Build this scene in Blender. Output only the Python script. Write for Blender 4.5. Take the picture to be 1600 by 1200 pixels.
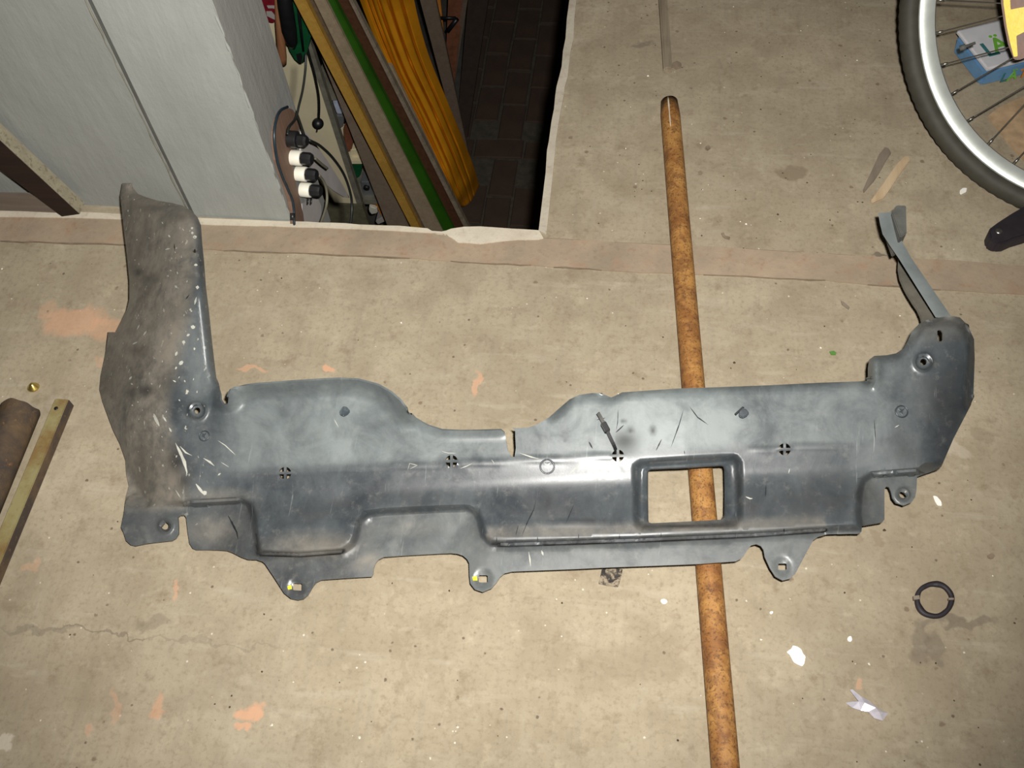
import bpy, bmesh, math, random
import numpy as np
from mathutils import Vector, Matrix
from mathutils.geometry import delaunay_2d_cdt

random.seed(7)
S = bpy.context.scene
COL = S.collection
for o in list(bpy.data.objects):
    bpy.data.objects.remove(o)

# ------------------------------------------------------------------ camera
F = 1600.0
PITCH, ROLL, YAW = [math.radians(a) for a in (58.07, -6.07, -11.69)]
CAMH = 1.22
FW = np.array([math.sin(YAW)*math.cos(PITCH), math.cos(YAW)*math.cos(PITCH), -math.sin(PITCH)])
RT0 = np.cross(FW, [0, 0, 1.0]); RT0 /= np.linalg.norm(RT0)
UP0 = np.cross(RT0, FW)
RT = RT0*math.cos(ROLL) + UP0*math.sin(ROLL)
UP = -RT0*math.sin(ROLL) + UP0*math.cos(ROLL)
CP = np.array([0, 0, CAMH])
cam = bpy.data.cameras.new('camera')
cam.sensor_width = 36; cam.lens = 36*F/1600; cam.clip_start = 0.01; cam.clip_end = 50
camo = bpy.data.objects.new('camera', cam); COL.objects.link(camo)
M = Matrix.Identity(4)
for i in range(3):
    M[i][0] = RT[i]; M[i][1] = UP[i]; M[i][2] = -FW[i]; M[i][3] = CP[i]
camo.matrix_world = M
S.camera = camo

# ------------------------------------------------------------------ light: the camera's flash and a little room light
w = bpy.data.worlds.new('world'); S.world = w; w.use_nodes = True
w.node_tree.nodes['Background'].inputs[0].default_value = (0.8, 0.85, 1, 1)
w.node_tree.nodes['Background'].inputs[1].default_value = 0.03
fl = bpy.data.lights.new('flash', 'SPOT')
fl.energy = 152; fl.color = (1.0, 0.97, 0.92); fl.shadow_soft_size = 0.014
fl.spot_size = math.radians(92); fl.spot_blend = 0.9
flo = bpy.data.objects.new('flash', fl); COL.objects.link(flo)
fpos = CP + RT*0.04 + UP*0.045
ftgt = CP + (FW - RT*0.05 + UP*0.13)*1.4
flo.location = fpos
flo.rotation_euler = (Vector(ftgt)-Vector(fpos)).to_track_quat('-Z', 'Y').to_euler()
S.view_settings.view_transform = 'Standard'
S.view_settings.look = 'None'
S.view_settings.exposure = 0.0
S.view_settings.gamma = 1.0
S.view_settings.use_curve_mapping = False

# ------------------------------------------------------------------ measuring: rays through the photograph meet real planes
def ray(x, y): return FW + RT*((x-800)/F) - UP*((y-600)/F)
def U(x, y, z=0.0):
    d = ray(x, y); return Vector(CP + d*((z-CAMH)/d[2]))
def UY(x, y, Y):
    d = ray(x, y); return Vector(CP + d*(Y/d[1]))
def UX(x, y, X):
    d = ray(x, y); return Vector(CP + d*(X/d[0]))
def UD(x, y, dist):
    return Vector(CP + ray(x, y)*dist)

WY = U(455, 346)[1]          # front face of the white wall
PX0 = U(455, 346)[0]         # left side of the floor opening
PXR = -0.144                 # right side of the opening
CZ = -1.8                    # cellar floor

# ------------------------------------------------------------------ materials
class NT:
    def __init__(s, name):
        s.m = bpy.data.materials.new(name); s.m.use_nodes = True
        s.t = s.m.node_tree; s.n = s.t.nodes; s.l = s.t.links
        s.b = s.n['Principled BSDF']; s.co = None
    def new(s, k, **kw):
        n = s.n.new(k)
        for a, b in kw.items(): setattr(n, a, b)
        return n
    def lk(s, a, b): s.l.new(a, b)
    def coord(s):
        if s.co is None: s.co = s.new('ShaderNodeTexCoord').outputs['Object']
        return s.co
    def mapped(s, scale=(1, 1, 1), rot=(0, 0, 0)):
        m = s.new('ShaderNodeMapping'); s.lk(s.coord(), m.inputs[0])
        m.inputs['Scale'].default_value = scale; m.inputs['Rotation'].default_value = rot
        return m.outputs[0]
    def noise(s, scale, detail=6, rough=.6, vec=None, dist=0):
        n = s.new('ShaderNodeTexNoise'); s.lk(vec if vec is not None else s.coord(), n.inputs['Vector'])
        n.inputs['Scale'].default_value = scale; n.inputs['Detail'].default_value = detail
        n.inputs['Roughness'].default_value = rough; n.inputs['Distortion'].default_value = dist
        return n.outputs['Fac']
    def rng(s, x, a, b, c=0, d=1):
        n = s.new('ShaderNodeMapRange'); s.lk(x, n.inputs[0])
        for i, v in enumerate((a, b, c, d)): n.inputs[i+1].default_value = v
        return n.outputs[0]
    def math(s, op, a, b=0.0):
        n = s.new('ShaderNodeMath', operation=op)
        for i, v in enumerate((a, b)):
            if isinstance(v, (int, float)): n.inputs[i].default_value = v
            else: s.lk(v, n.inputs[i])
        return n.outputs[0]
    def mix(s, f, a, b, mode='MIX'):
        n = s.new('ShaderNodeMix', data_type='RGBA', blend_type=mode)
        for i, v in ((0, f), (6, a), (7, b)):
            if isinstance(v, (int, float)): n.inputs[i].default_value = v
            elif isinstance(v, tuple): n.inputs[i].default_value = (*v[:3], 1)
            else: s.lk(v, n.inputs[i])
        return n.outputs[2]
    def bump(s, h, strength=.3, dist=.002):
        n = s.new('ShaderNodeBump'); s.lk(h, n.inputs['Height'])
        n.inputs['Strength'].default_value = strength; n.inputs['Distance'].default_value = dist
        s.lk(n.outputs[0], s.b.inputs['Normal'])
    def out(s, col, rough=.8, spec=.3, metal=0):
        if isinstance(col, tuple): s.b.inputs['Base Color'].default_value = (*col[:3], 1)
        else: s.lk(col, s.b.inputs['Base Color'])
        if isinstance(rough, (int, float)): s.b.inputs['Roughness'].default_value = rough
        else: s.lk(rough, s.b.inputs['Roughness'])
        s.b.inputs['Specular IOR Level'].default_value = spec
        s.b.inputs['Metallic'].default_value = metal
        return s.m

def lin(r, g, b):
    return tuple(((c/255)/12.92 if c/255 < .04045 else ((c/255+.055)/1.055)**2.4) for c in (r, g, b))

def simple(name, c, rough=.6, spec=.3, metal=0, var=.25, scale=40):
    t = NT(name)
    n = t.noise(scale, 5)
    d = tuple(v*(1-var) for v in c); e = tuple(min(1, v*(1+var)) for v in c)
    col = t.mix(t.rng(n, .3, .7), d, e)
    t.bump(n, .15, .001)
    return t.out(col, rough, spec, metal)

def concrete():
    t = NT('trowelled concrete')
    big = t.noise(3.0, 4, .55); mid = t.noise(14, 6, .62); fine = t.noise(150, 6, .7)
    col = t.mix(t.rng(big, .33, .67), (.305, .255, .178), (.40, .340, .242))
    col = t.mix(t.rng(mid, .42, .66, 0, .6), col, (.25, .20, .135))
    col = t.mix(t.rng(fine, .5, .68, 0, .5), col, (.20, .155, .10))
    col = t.mix(t.rng(t.noise(60, 4, .6), .62, .8, 0, .35), col, (.50, .45, .36))
    st = t.noise(6, 5, .6, t.mapped((14, 1.2, 1), (0, 0, .15)))
    col = t.mix(t.rng(st, .52, .75, 0, .30), col, (.24, .205, .155))
    st2 = t.noise(5, 5, .6, t.mapped((1.5, 9, 1), (0, 0, -.12)))
    col = t.mix(t.rng(st2, .58, .72, 0, .35), col, (.47, .42, .33))
    # tiny dark grit marks and pale flecks
    for sc, th, c, cut in ((70, .085, (.09, .065, .045), .90), (95, .065, (.66, .6, .5), .93), (36, .075, (.17, .12, .08), .90)):
        v = t.new('ShaderNodeTexVoronoi'); v.inputs['Scale'].default_value = sc; t.lk(t.coord(), v.inputs['Vector'])
        sep = t.new('ShaderNodeSeparateColor'); t.lk(v.outputs['Color'], sep.inputs[0])
        dd = t.math('ADD', v.outputs['Distance'], t.rng(fine, .3, .7, -.08, .08))
        k = t.math('MULTIPLY', t.rng(dd, th, th*1.9, 1, 0), t.math('GREATER_THAN', sep.outputs[0], cut))
        col = t.mix(t.math('MULTIPLY', k, .8), col, c)
    cl = t.noise(5.5, 8, .68, None, .6)
    col = t.mix(t.rng(cl, .5, .68, 0, .36), col, (.25, .205, .145))
    cl2 = t.noise(9, 8, .7, t.mapped((1, 1, 1), (0, 0, 1.1)), .8)
    col = t.mix(t.rng(cl2, .56, .72, 0, .28), col, (.46, .41, .315))
    col = t.mix(t.rng(t.noise(26, 6, .7), .56, .68, 0, .5), col, (.20, .15, .095))
    col = t.mix(t.rng(t.noise(34, 6, .7), .57, .68, 0, .26), col, (.52, .45, .33))
    wob = t.new('ShaderNodeTexNoise'); wob.inputs['Scale'].default_value = 38; wob.inputs['Detail'].default_value = 5
    t.lk(t.coord(), wob.inputs['Vector'])
    ws = t.new('ShaderNodeVectorMath', operation='SUBTRACT'); t.lk(wob.outputs['Color'], ws.inputs[0]); ws.inputs[1].default_value = (.5, .5, .5)
    wm = t.new('ShaderNodeVectorMath', operation='SCALE'); t.lk(ws.outputs[0], wm.inputs[0]); wm.inputs['Scale'].default_value = .045
    wa = t.new('ShaderNodeVectorMath', operation='ADD'); t.lk(t.coord(), wa.inputs[0]); t.lk(wm.outputs[0], wa.inputs[1])
    PINK = (.60, .33, .20); GREY = (.13, .105, .08); TAN = (.22, .17, .115); PALE = (.62, .56, .46)
    #         px    py   rx  ry  rot  colour  strength
    stains = [(115, 500, 52, 22, .1, PINK, .55), (168, 515, 30, 22, 0, PINK, .45), (160, 565, 20, 8, 0, PINK, .3), (75, 485, 22, 10, .6, PINK, .3),
              (390, 1115, 26, 15, .3, PINK, .75), (372, 1138, 11, 6, 0, PINK, .7), (250, 1105, 12, 26, .3, PINK, .6),
              (178, 1105, 8, 30, 0, PINK, .35), (135, 1140, 6, 14, 0, PINK, .35), (395, 577, 26, 4, -.05, PINK, .5), (512, 581, 15, 4, 0, PINK, .8),
              (745, 600, 7, 20, .1, PINK, .55), (280, 920, 5, 18, 0, PINK, .5), (1349, 1072, 5, 12, .4, PINK, .5), (48, 885, 14, 10, 0, PINK, .3),
              (1237, 270, 21, 11, .1, TAN, .8), (1462, 938, 26, 26, 0, TAN, .45), (1500, 972, 60, 9, 0, GREY, .5), (1440, 1000, 18, 40, 0, GREY, .45),
              (1465, 1020, 14, 30, .2, GREY, .4), (1470, 198, 17, 5, -.1, GREY, .65), (1478, 215, 22, 13, 0, TAN, .45), (985, 1040, 90, 30, 0, TAN, .28),
              (235, 975, 28, 10, 0, GREY, .35), (1005, 70, 18, 4, 0, GREY, .5), (1440, 440, 60, 7, -.1, GREY, .45), (1373, 398, 14, 3, 0, GREY, .8),
              (1093, 271, 5, 6, 0, TAN, .8), (1105, 230, 4, 4, 0, GREY, .6), (1117, 345, 8, 8, 0, TAN, .4), (60, 985, 60, 5, -.05, GREY, .35),
              (160, 990, 80, 2.2, -.10, GREY, .5), (330, 1005, 120, 2.5, -.09, GREY, .25), (12, 1155, 12, 14, 0, PALE, .55),
              (520, 890, 16, 18, 0, TAN, .3), (680, 1020, 16, 90, .12, TAN, .22), (620, 1000, 8, 100, .12, TAN, .25),
              (1500, 705, 26, 10, -.6, PALE, .25), (1538, 680, 14, 9, .2, TAN, .4), (200, 1100, 90, 30, 0, TAN, .2), (90, 1060, 60, 60, 0, TAN, .18), (1340, 845, 10, 7, 0, TAN, .5), (1372, 845, 8, 8, 0, TAN, .5)]
    for (px, py, rx, ry, a, c, k) in stains:
        c0 = U(px, py); ex = U(px+rx*math.cos(a), py-rx*math.sin(a)) - c0; ey = U(px+ry*math.sin(a), py+ry*math.cos(a)) - c0
        mt = Matrix(((ex.x, ey.x), (ex.y, ey.y))).inverted()
        sb = t.new('ShaderNodeVectorMath', operation='SUBTRACT'); t.lk(wa.outputs[0], sb.inputs[0]); sb.inputs[1].default_value = (c0.x, c0.y, 0)
        d1 = t.new('ShaderNodeVectorMath', operation='DOT_PRODUCT'); t.lk(sb.outputs[0], d1.inputs[0]); d1.inputs[1].default_value = (mt[0][0], mt[0][1], 0)
        d2 = t.new('ShaderNodeVectorMath', operation='DOT_PRODUCT'); t.lk(sb.outputs[0], d2.inputs[0]); d2.inputs[1].default_value = (mt[1][0], mt[1][1], 0)
        r2 = t.math('ADD', t.math('MULTIPLY', d1.outputs['Value'], d1.outputs['Value']), t.math('MULTIPLY', d2.outputs['Value'], d2.outputs['Value']))
        col = t.mix(t.rng(r2, .55, 1.25, k, 0), col, c)
    h = t.math('ADD', t.math('MULTIPLY', fine, .35), t.math('ADD', mid, t.math('MULTIPLY', st, .5)))
    t.bump(h, .32, .003)
    return t.out(col, .86, .22)

def strip_mat(name, a, b, c):
    t = NT(name)
    n = t.noise(9, 6, .65); f = t.noise(120, 5, .7); g = t.noise(30, 5, .6)
    col = t.mix(t.rng(n, .35, .65), a, b)
    col = t.mix(t.rng(g, .52, .72, 0, .55), col, c)
    col = t.mix(t.rng(f, .55, .8, 0, .5), col, tuple(v*.55 for v in a))
    t.bump(t.math('ADD', f, n), .35, .002)
    return t.out(col, .9, .2)

def tarry():
    t = NT('tarry card')
    a = t.noise(75, 5, .65, None, .5); b = t.noise(160, 4, .6)
    col = t.mix(t.rng(a, .44, .54), (.022, .019, .017), (.27, .22, .155))
    col = t.mix(t.rng(b, .54, .62, 0, .7), col, (.05, .042, .034))
    t.bump(a, .5, .002)
    return t.out(col, .7, .3)

def wall_mat(name, c, streak=.0):
    t = NT(name)
    n = t.noise(5, 5, .6); f = t.noise(90, 5, .65)
    s2 = t.noise(8, 5, .6, t.mapped((5, 5, 1.2), (0, .5, 0)))
    col = t.mix(t.rng(n, .3, .7), tuple(v*.88 for v in c), tuple(v*1.06 for v in c))
    col = t.mix(t.rng(s2, .55, .75, 0, .3), col, tuple(v*1.2 for v in c))
    col = t.mix(t.rng(f, .68, .8, 0, .5), col, tuple(v*.5 for v in c))
    t.bump(t.math('ADD', s2, t.math('MULTIPLY', f, .25)), .45, .004)
    return t.out(col, .75, .25)

def rust_mat():
    t = NT('rusty steel')
    n = t.noise(22, 6, .65); f = t.noise(170, 6, .7); g = t.noise(60, 5, .6)
    col = t.mix(t.rng(n, .40, .60), (.25, .105, .028), (.42, .215, .062))
    col = t.mix(t.rng(g, .50, .60, 0, .6), col, (.17, .07, .025))
    col = t.mix(t.rng(t.noise(300, 4, .6), .54, .64, 0, .6), col, (.05, .024, .012))
    col = t.mix(t.rng(f, .56, .64, 0, .6), col, (.07, .03, .015))
    col = t.mix(t.rng(t.noise(16, 4, .5, t.mapped((2.5, .5, 1))), .66, .74, 0, .7), col, (.50, .42, .28))
    t.bump(f, .5, .0015)
    return t.out(col, .62, .4)

def dark_rust():
    t = NT('dark rusty steel')
    n = t.noise(20, 6, .65); f = t.noise(110, 6, .7)
    col = t.mix(t.rng(n, .4, .68), (.055, .042, .035), (.13, .085, .045))
    col = t.mix(t.rng(f, .6, .75, 0, .8), col, (.33, .15, .04))
    t.bump(f, .5, .002)
    return t.out(col, .7, .3)

def olive_mat():
    t = NT('olive painted rusted steel')
    n = t.noise(18, 6, .65, t.mapped((1, 1, 1))); f = t.noise(120, 5, .7)
    col = t.mix(t.rng(n, .42, .62), (.27, .235, .11), (.20, .13, .05))
    col = t.mix(t.rng(f, .58, .75, 0, .6), col, (.11, .055, .02))
    t.bump(f, .3, .001)
    return t.out(col, .55, .4)

def wood_mat(name, a, b, ax='Y', rough=.7, speck=None):
    t = NT(name)
    sc = {'X': (1.2, 22, 22), 'Y': (22, 1.2, 22), 'Z': (22, 22, 1.2)}[ax]
    n = t.noise(3, 6, .65, t.mapped(sc), .6); g = t.noise(12, 4)
    col = t.mix(t.rng(n, .3, .7), a, b)
    col = t.mix(t.rng(g, .55, .75, 0, .4), col, tuple(v*.55 for v in a))
    if speck:
        col = t.mix(t.rng(t.noise(130, 4, .7), .52, .6, 0, .8), col, speck)
    t.bump(n, .3, .002)
    return t.out(col, rough, .3)

def tray_mat():
    t = NT('weathered black plastic')
    at = t.new('ShaderNodeAttribute', attribute_name='dust'); dust = at.outputs['Fac']
    an = t.new('ShaderNodeAttribute', attribute_name='fleck'); fl_ = an.outputs['Fac']
    ag = t.new('ShaderNodeAttribute', attribute_name='grime_dark'); gr_ = ag.outputs['Fac']
    ab = t.new('ShaderNodeAttribute', attribute_name='painted_sheen'); bl_ = ab.outputs['Fac']
    n = t.noise(8, 7, .65, None, .4); f = t.noise(80, 6, .7); c2 = t.noise(20, 7, .68, None, .5)
    s2 = t.noise(7, 7, .68, t.mapped((3.2, 1.4, 2), (0, 0, -.55)), .5)
    col = t.mix(t.rng(n, .38, .62), (.022, .029, .037), (.044, .056, .066))
    col = t.mix(t.rng(s2, .48, .68, 0, .5), col, (.082, .101, .110))
    # sheen of the deck and flange, painted in as a paler colour
    bk = t.math('MULTIPLY', bl_, t.rng(t.math('ADD', t.math('MULTIPLY', n, .6), t.math('MULTIPLY', c2, .4)), .38, .60, .35, 1))
    col = t.mix(bk, col, (.25, .285, .285))
    col = t.mix(t.rng(f, .56, .70, 0, .35), col, (.17, .18, .17))
    dk = t.math('MULTIPLY', dust, t.rng(t.math('ADD', t.math('MULTIPLY', n, .5), t.math('MULTIPLY', f, .5)), .36, .54, .42, 1))
    dcol = t.mix(t.rng(c2, .4, .6), (.165, .147, .120), (.235, .208, .170))
    col = t.mix(dk, col, dcol)
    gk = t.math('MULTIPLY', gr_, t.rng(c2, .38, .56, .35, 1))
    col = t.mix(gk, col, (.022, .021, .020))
    v = t.noise(95, 3, .6, t.mapped((1.5, .8, 1), (0, 0, .4)))
    col = t.mix(t.math('MULTIPLY', fl_, t.rng(v, .66, .70)), col, (.50, .48, .40))
    # fine drag scratches
    v2 = t.noise(16, 4, .7, t.mapped((9, .6, 1), (0, 0, -.6)))
    col = t.mix(t.rng(v2, .66, .73, 0, .45), col, (.26, .28, .28))
    v3 = t.noise(14, 3, .7, t.mapped((10, .5, 1), (0, 0, .25)))
    col = t.mix(t.rng(v3, .67, .74, 0, .35), col, (.24, .26, .26))
    r = t.math('ADD', t.rng(c2, .38, .62, .26, .40), t.math('MULTIPLY', dk, .32))
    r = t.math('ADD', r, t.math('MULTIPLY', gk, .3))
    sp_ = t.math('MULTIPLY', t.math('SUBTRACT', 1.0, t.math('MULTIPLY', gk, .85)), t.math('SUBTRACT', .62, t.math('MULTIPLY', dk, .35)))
    t.lk(sp_, t.b.inputs['Specular IOR Level'])
    t.bump(t.math('ADD', t.math('MULTIPLY', s2, .5), t.math('MULTIPLY', f, .3)), .12, .0015)
    return t.out(col, r, .7)

MAT = dict(
    concrete=concrete(),
    band=strip_mat('pinkish mortar strip', (.27, .215, .155), (.37, .285, .20), (.33, .195, .12)),
    lip=strip_mat('pale plaster lip', (.52, .46, .36), (.62, .56, .45), (.42, .35, .27)),
    joint=simple('dark joint dirt', (.20, .155, .11), .9, .1),
    wallA=wall_mat('grey white limewash', (.265, .272, .25)),
    wallB=wall_mat('white limewash', (.295, .305, .285)),
    wallC=wall_mat('grey plaster', (.25, .25, .235)),
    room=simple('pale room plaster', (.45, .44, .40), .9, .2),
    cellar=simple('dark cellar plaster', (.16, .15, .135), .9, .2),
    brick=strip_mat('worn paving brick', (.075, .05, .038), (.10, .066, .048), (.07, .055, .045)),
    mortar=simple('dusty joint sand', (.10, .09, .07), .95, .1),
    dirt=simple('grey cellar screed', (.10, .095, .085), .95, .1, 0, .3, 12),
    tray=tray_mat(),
    scuff=simple('scuffed pale plastic', (.40, .40, .35), .6, .3),
    cut=simple('dark score mark', (.012, .014, .017), .6, .3),
    strut=simple('grey plastic strut', (.135, .150, .148), .5, .4, 0, .22, 22),
    blade=simple('dusty plastic blade', (.115, .105, .085), .75, .25),
    boxm=simple('dark grey plastic end box', (.105, .105, .095), .6, .3),
    yellow=simple('yellow paint dab', (.75, .68, .03), .5, .3),
    black=simple('black plastic', (.012, .012, .013), .4, .5),
    rust=rust_mat(), drust=dark_rust(), olive=olive_mat(),
    stick=wood_mat('weathered grey wood', (.17, .135, .095), (.29, .24, .17)),
    splinter=wood_mat('fresh split wood', (.42, .30, .18), (.58, .45, .29)),
    chipgrey=wood_mat('grey bark', (.18, .145, .11), (.25, .205, .16)),
    brass=simple('brass', (.62, .47, .14), .3, .5, .9, .1),
    white=simple('white paint flake', (.86, .84, .78), .6, .3, 0, .05),
    foil=simple('crumpled silver foil', (.78, .75, .84), .28, .6, .35, .2, 60),
    rubber=simple('black rubber', (.022, .018, .022), .6, .4),
    tyre=simple('tyre rubber', (.046, .043, .032), .65, .35, 0, .2),
    alu=simple('aluminium rim', (.40, .42, .39), .36, .5, .25, .08),
    steel=simple('spoke steel', (.30, .29, .26), .35, .5, .9, .1),
    amber=simple('amber reflector', (1.0, .74, .0), .35, .5, 0, .10, 160),
    amberd=simple('dark amber plastic', (.15, .045, .005), .4, .5),
    tubw=simple('white printed card', (.62, .62, .64), .4, .4, 0, .06),
    tubb=simple('blue printed card', (.13, .28, .48), .4, .4, 0, .12),
    green=simple('green print', (.16, .42, .05), .5, .3),
    dgreen=simple('dark green print', (.04, .16, .17), .5, .3),
    card=simple('brown cardboard', (.46, .32, .19), .85, .2),
    leaf=simple('green leaf bit', (.08, .19, .04), .6, .3),
    cream=simple('cream painted board', (.82, .73, .49), .6, .3, 0, .07, 12),
    creamd=simple('dark board core', (.20, .19, .15), .7, .2),  # darker tone for the panel edge, shelves, post and pier seam
    oliveg=simple('grey green board', (.15, .14, .09), .7, .2),
    brownboard=wood_mat('brown varnished board', (.13, .075, .05), (.19, .12, .085), 'Z'),
    socketw=simple('white porcelain', (.72, .70, .60), .4, .4, 0, .05),
    cable=simple('black cable', (.012, .014, .012), .45, .5),
    bcable=simple('blue black cable', (.012, .025, .035), .35, .5),
    gcable=simple('grey brown cable', (.13, .12, .085), .6, .3),
    bladew=simple('pale plastic sheet', (.42, .39, .37), .5, .3, 0, .1, 14),
    tanp=wood_mat('tan sawn wood', (.29, .22, .14), (.38, .30, .20), 'Y'),
    greyp=wood_mat('brown grey sawn wood', (.17, .125, .09), (.22, .17, .125), 'Y'),
    brownedge=wood_mat('brown sawn edge', (.12, .08, .045), (.19, .135, .08), 'Y'),
    yellowp=wood_mat('yellow varnished wood', (.45, .25, .045), (.56, .33, .07), 'Y', .5),
    greenp=simple('green painted wood', (.022, .095, .004), .6, .3, 0, .25, 10),
    brownp=wood_mat('dark brown stained wood', (.060, .022, .010), (.095, .040, .018), 'Y'),
    orange=simple('orange fabric', (.66, .27, .008), .85, .15, 0, .12, 18),
    redp=simple('red brown board', (.20, .075, .04), .7, .2),
    darkp=simple('dark brown panel', (.035, .022, .015), .7, .2),
    red=simple('dark red plastic bag', (.20, .012, .022), .4, .4),
    dowel=wood_mat('reddish wooden handle', (.30, .12, .05), (.40, .19, .09), 'Z'),
    tool_g=simple('dark green plastic', (.008, .085, .03), .4, .4),
    beamd=wood_mat('dark brown painted beam', (.016, .008, .006), (.026, .013, .009), 'X'),
    beaml=wood_mat('flaking beam edge', (.21, .185, .13), (.28, .25, .175), 'X', .8, (.15, .125, .085)),
    beamg=wood_mat('grey brown board', (.115, .09, .07), (.17, .135, .11), 'X'),
    metal=simple('grey metal', (.34, .36, .38), .35, .5, .6, .1),
    orangep=simple('orange plastic', (.60, .22, .03), .5, .3),
    bluew=simple('pale blue plastic', (.5, .56, .68), .5, .3),
)

# ------------------------------------------------------------------ object helpers
def link(name, me, mat=None, parent=None, smooth=False):
    o = bpy.data.objects.new(name, me); COL.objects.link(o)
    if mat is not None and not me.materials: me.materials.append(mat)
    if parent is not None: o.parent = parent
    if smooth:
        for p in me.polygons: p.use_smooth = True
    return o
def fix(me):
    bm = bmesh.new(); bm.from_mesh(me)
    bmesh.ops.recalc_face_normals(bm, faces=bm.faces); bm.to_mesh(me); bm.free()
def mesh(name, vs, fs, mat, parent=None, smooth=False, bevel=0, recalc=True):
    me = bpy.data.meshes.new(name)
    me.from_pydata([tuple(v) for v in vs], [], fs); me.update()
    if recalc or bevel:
        bm = bmesh.new(); bm.from_mesh(me)
        bmesh.ops.recalc_face_normals(bm, faces=bm.faces)
        if bevel:
            bmesh.ops.bevel(bm, geom=[e for e in bm.edges if len(e.link_faces) == 2 and e.calc_face_angle(0) > .5],
                            offset=bevel, segments=2, affect='EDGES', clamp_overlap=True)
        bm.to_mesh(me); bm.free()
    return link(name, me, mat, parent, smooth)
def empty(name, loc=(0, 0, 0)):
    o = bpy.data.objects.new(name, None); COL.objects.link(o); o.empty_display_size = .05
    return o
def tag(o, label, cat, group=None):
    o['label'] = label; o['category'] = cat
    if group: o['group'] = group
    return o
def struct(o, label):
    o['kind'] = 'structure'; o['label'] = label; return o
def prism(name, top, depth, mat, parent=None, bevel=0, smooth=False):
    """top: ring of 3-D points, extruded by the vector depth"""
    n = len(top); d = Vector(depth)
    vs = [Vector(p) for p in top] + [Vector(p)+d for p in top]
    fs = [tuple(range(n)), tuple(range(2*n-1, n-1, -1))] + [(i, i+n, (i+1) % n+n, (i+1) % n) for i in range(n)]
    return mesh(name, vs, fs, mat, parent, smooth, bevel)
def chip(name, pts, z, mat, parent=None, th=None, bevel=0):
    """a flat piece lying on the ground: pixel ring at height z, th thick"""
    return prism(name, [U(x, y, z) for x, y in pts], (0, 0, -(z-.0003 if th is None else th)), mat, parent, bevel)
def boxm(name, c, ax, ay, az, mat, parent=None, bevel=0):
    c, ax, ay, az = Vector(c), Vector(ax), Vector(ay), Vector(az)
    vs = [c+ax*i+ay*j+az*k for k in (-1, 1) for j in (-1, 1) for i in (-1, 1)]
    fs = [(0, 1, 3, 2), (4, 6, 7, 5), (0, 4, 5, 1), (1, 5, 7, 3), (3, 7, 6, 2), (2, 6, 4, 0)]
    return mesh(name, vs, fs, mat, parent, False, bevel)
def wbox(name, x0, x1, y0, y1, z0, z1, mat, parent=None, bevel=0):
    return boxm(name, ((x0+x1)/2, (y0+y1)/2, (z0+z1)/2), ((x1-x0)/2, 0, 0), (0, (y1-y0)/2, 0), (0, 0, (z1-z0)/2), mat, parent, bevel)
def tube(name, pts, r, mat, parent=None, seg=10, caps=True, flat=1.0, up=None):
    pts = [Vector(p) for p in pts]; n = len(pts)
    rr = r if isinstance(r, (list, tuple)) else [r]*n
    vs = []; fs = []; prev = None
    for i, p in enumerate(pts):
        d = (pts[min(i+1, n-1)]-pts[max(i-1, 0)]).normalized()
        if prev is None:
            a = Vector(up) if up is not None else (Vector((0, 0, 1)) if abs(d.z) < .9 else Vector((1, 0, 0)))
            u = (a - d*a.dot(d)).normalized()
        else: u = (prev - d*prev.dot(d)).normalized()
        prev = u; v = d.cross(u)
        for k in range(seg):
            a = 2*math.pi*k/seg
            vs.append(p + u*math.cos(a)*rr[i]*flat + v*math.sin(a)*rr[i])
    for i in range(n-1):
        for k in range(seg):
            fs.append((i*seg+k, i*seg+(k+1) % seg, (i+1)*seg+(k+1) % seg, (i+1)*seg+k))
    if caps: fs += [tuple(range(seg-1, -1, -1)), tuple(range((n-1)*seg, n*seg))]
    return mesh(name, vs, fs, mat, parent, True)
def spline(pts, n=8):
    P = [Vector(p) for p in pts]; P = [P[0]*2-P[1]] + P + [P[-1]*2-P[-2]]
    o = []
    for i in range(1, len(P)-2):
        for k in range(n):
            t = k/n
            o.append(.5*((2*P[i]) + (P[i+1]-P[i-1])*t + (2*P[i-1]-5*P[i]+4*P[i+1]-P[i+2])*t*t + (3*P[i]-P[i-1]-3*P[i+1]+P[i+2])*t**3))
    o.append(P[-2]); return o
def lathe(name, prof, c, axis, mat, parent=None, seg=24, closed=False, ex=None, mod=None):
    """prof: (radius, height) pairs around axis through c"""
    a = Vector(axis).normalized(); c = Vector(c)
    u = Vector(ex) if ex is not None else (a.orthogonal()).normalized(); v = a.cross(u)
    m = len(prof); vs = []; fs = []
    for k in range(seg):
        t = 2*math.pi*k/seg
        for j, (r, h) in enumerate(prof):
            rr = r if mod is None else r + mod(j, k)
            vs.append(c + (u*math.cos(t)+v*math.sin(t))*rr + a*h)
    for k in range(seg):
        k2 = (k+1) % seg
        for j in range(m if closed else m-1):
            j2 = (j+1) % m
            fs.append((k*m+j, k2*m+j, k2*m+j2, k*m+j2))
    if not closed:
        fs += [tuple(k*m for k in range(seg)), tuple(k*m+m-1 for k in range(seg))]
    return mesh(name, vs, fs, mat, parent, True)
def sharp(o, ang=35):
    me = o.data
    me.set_sharp_from_angle(angle=math.radians(ang)); return o

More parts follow.
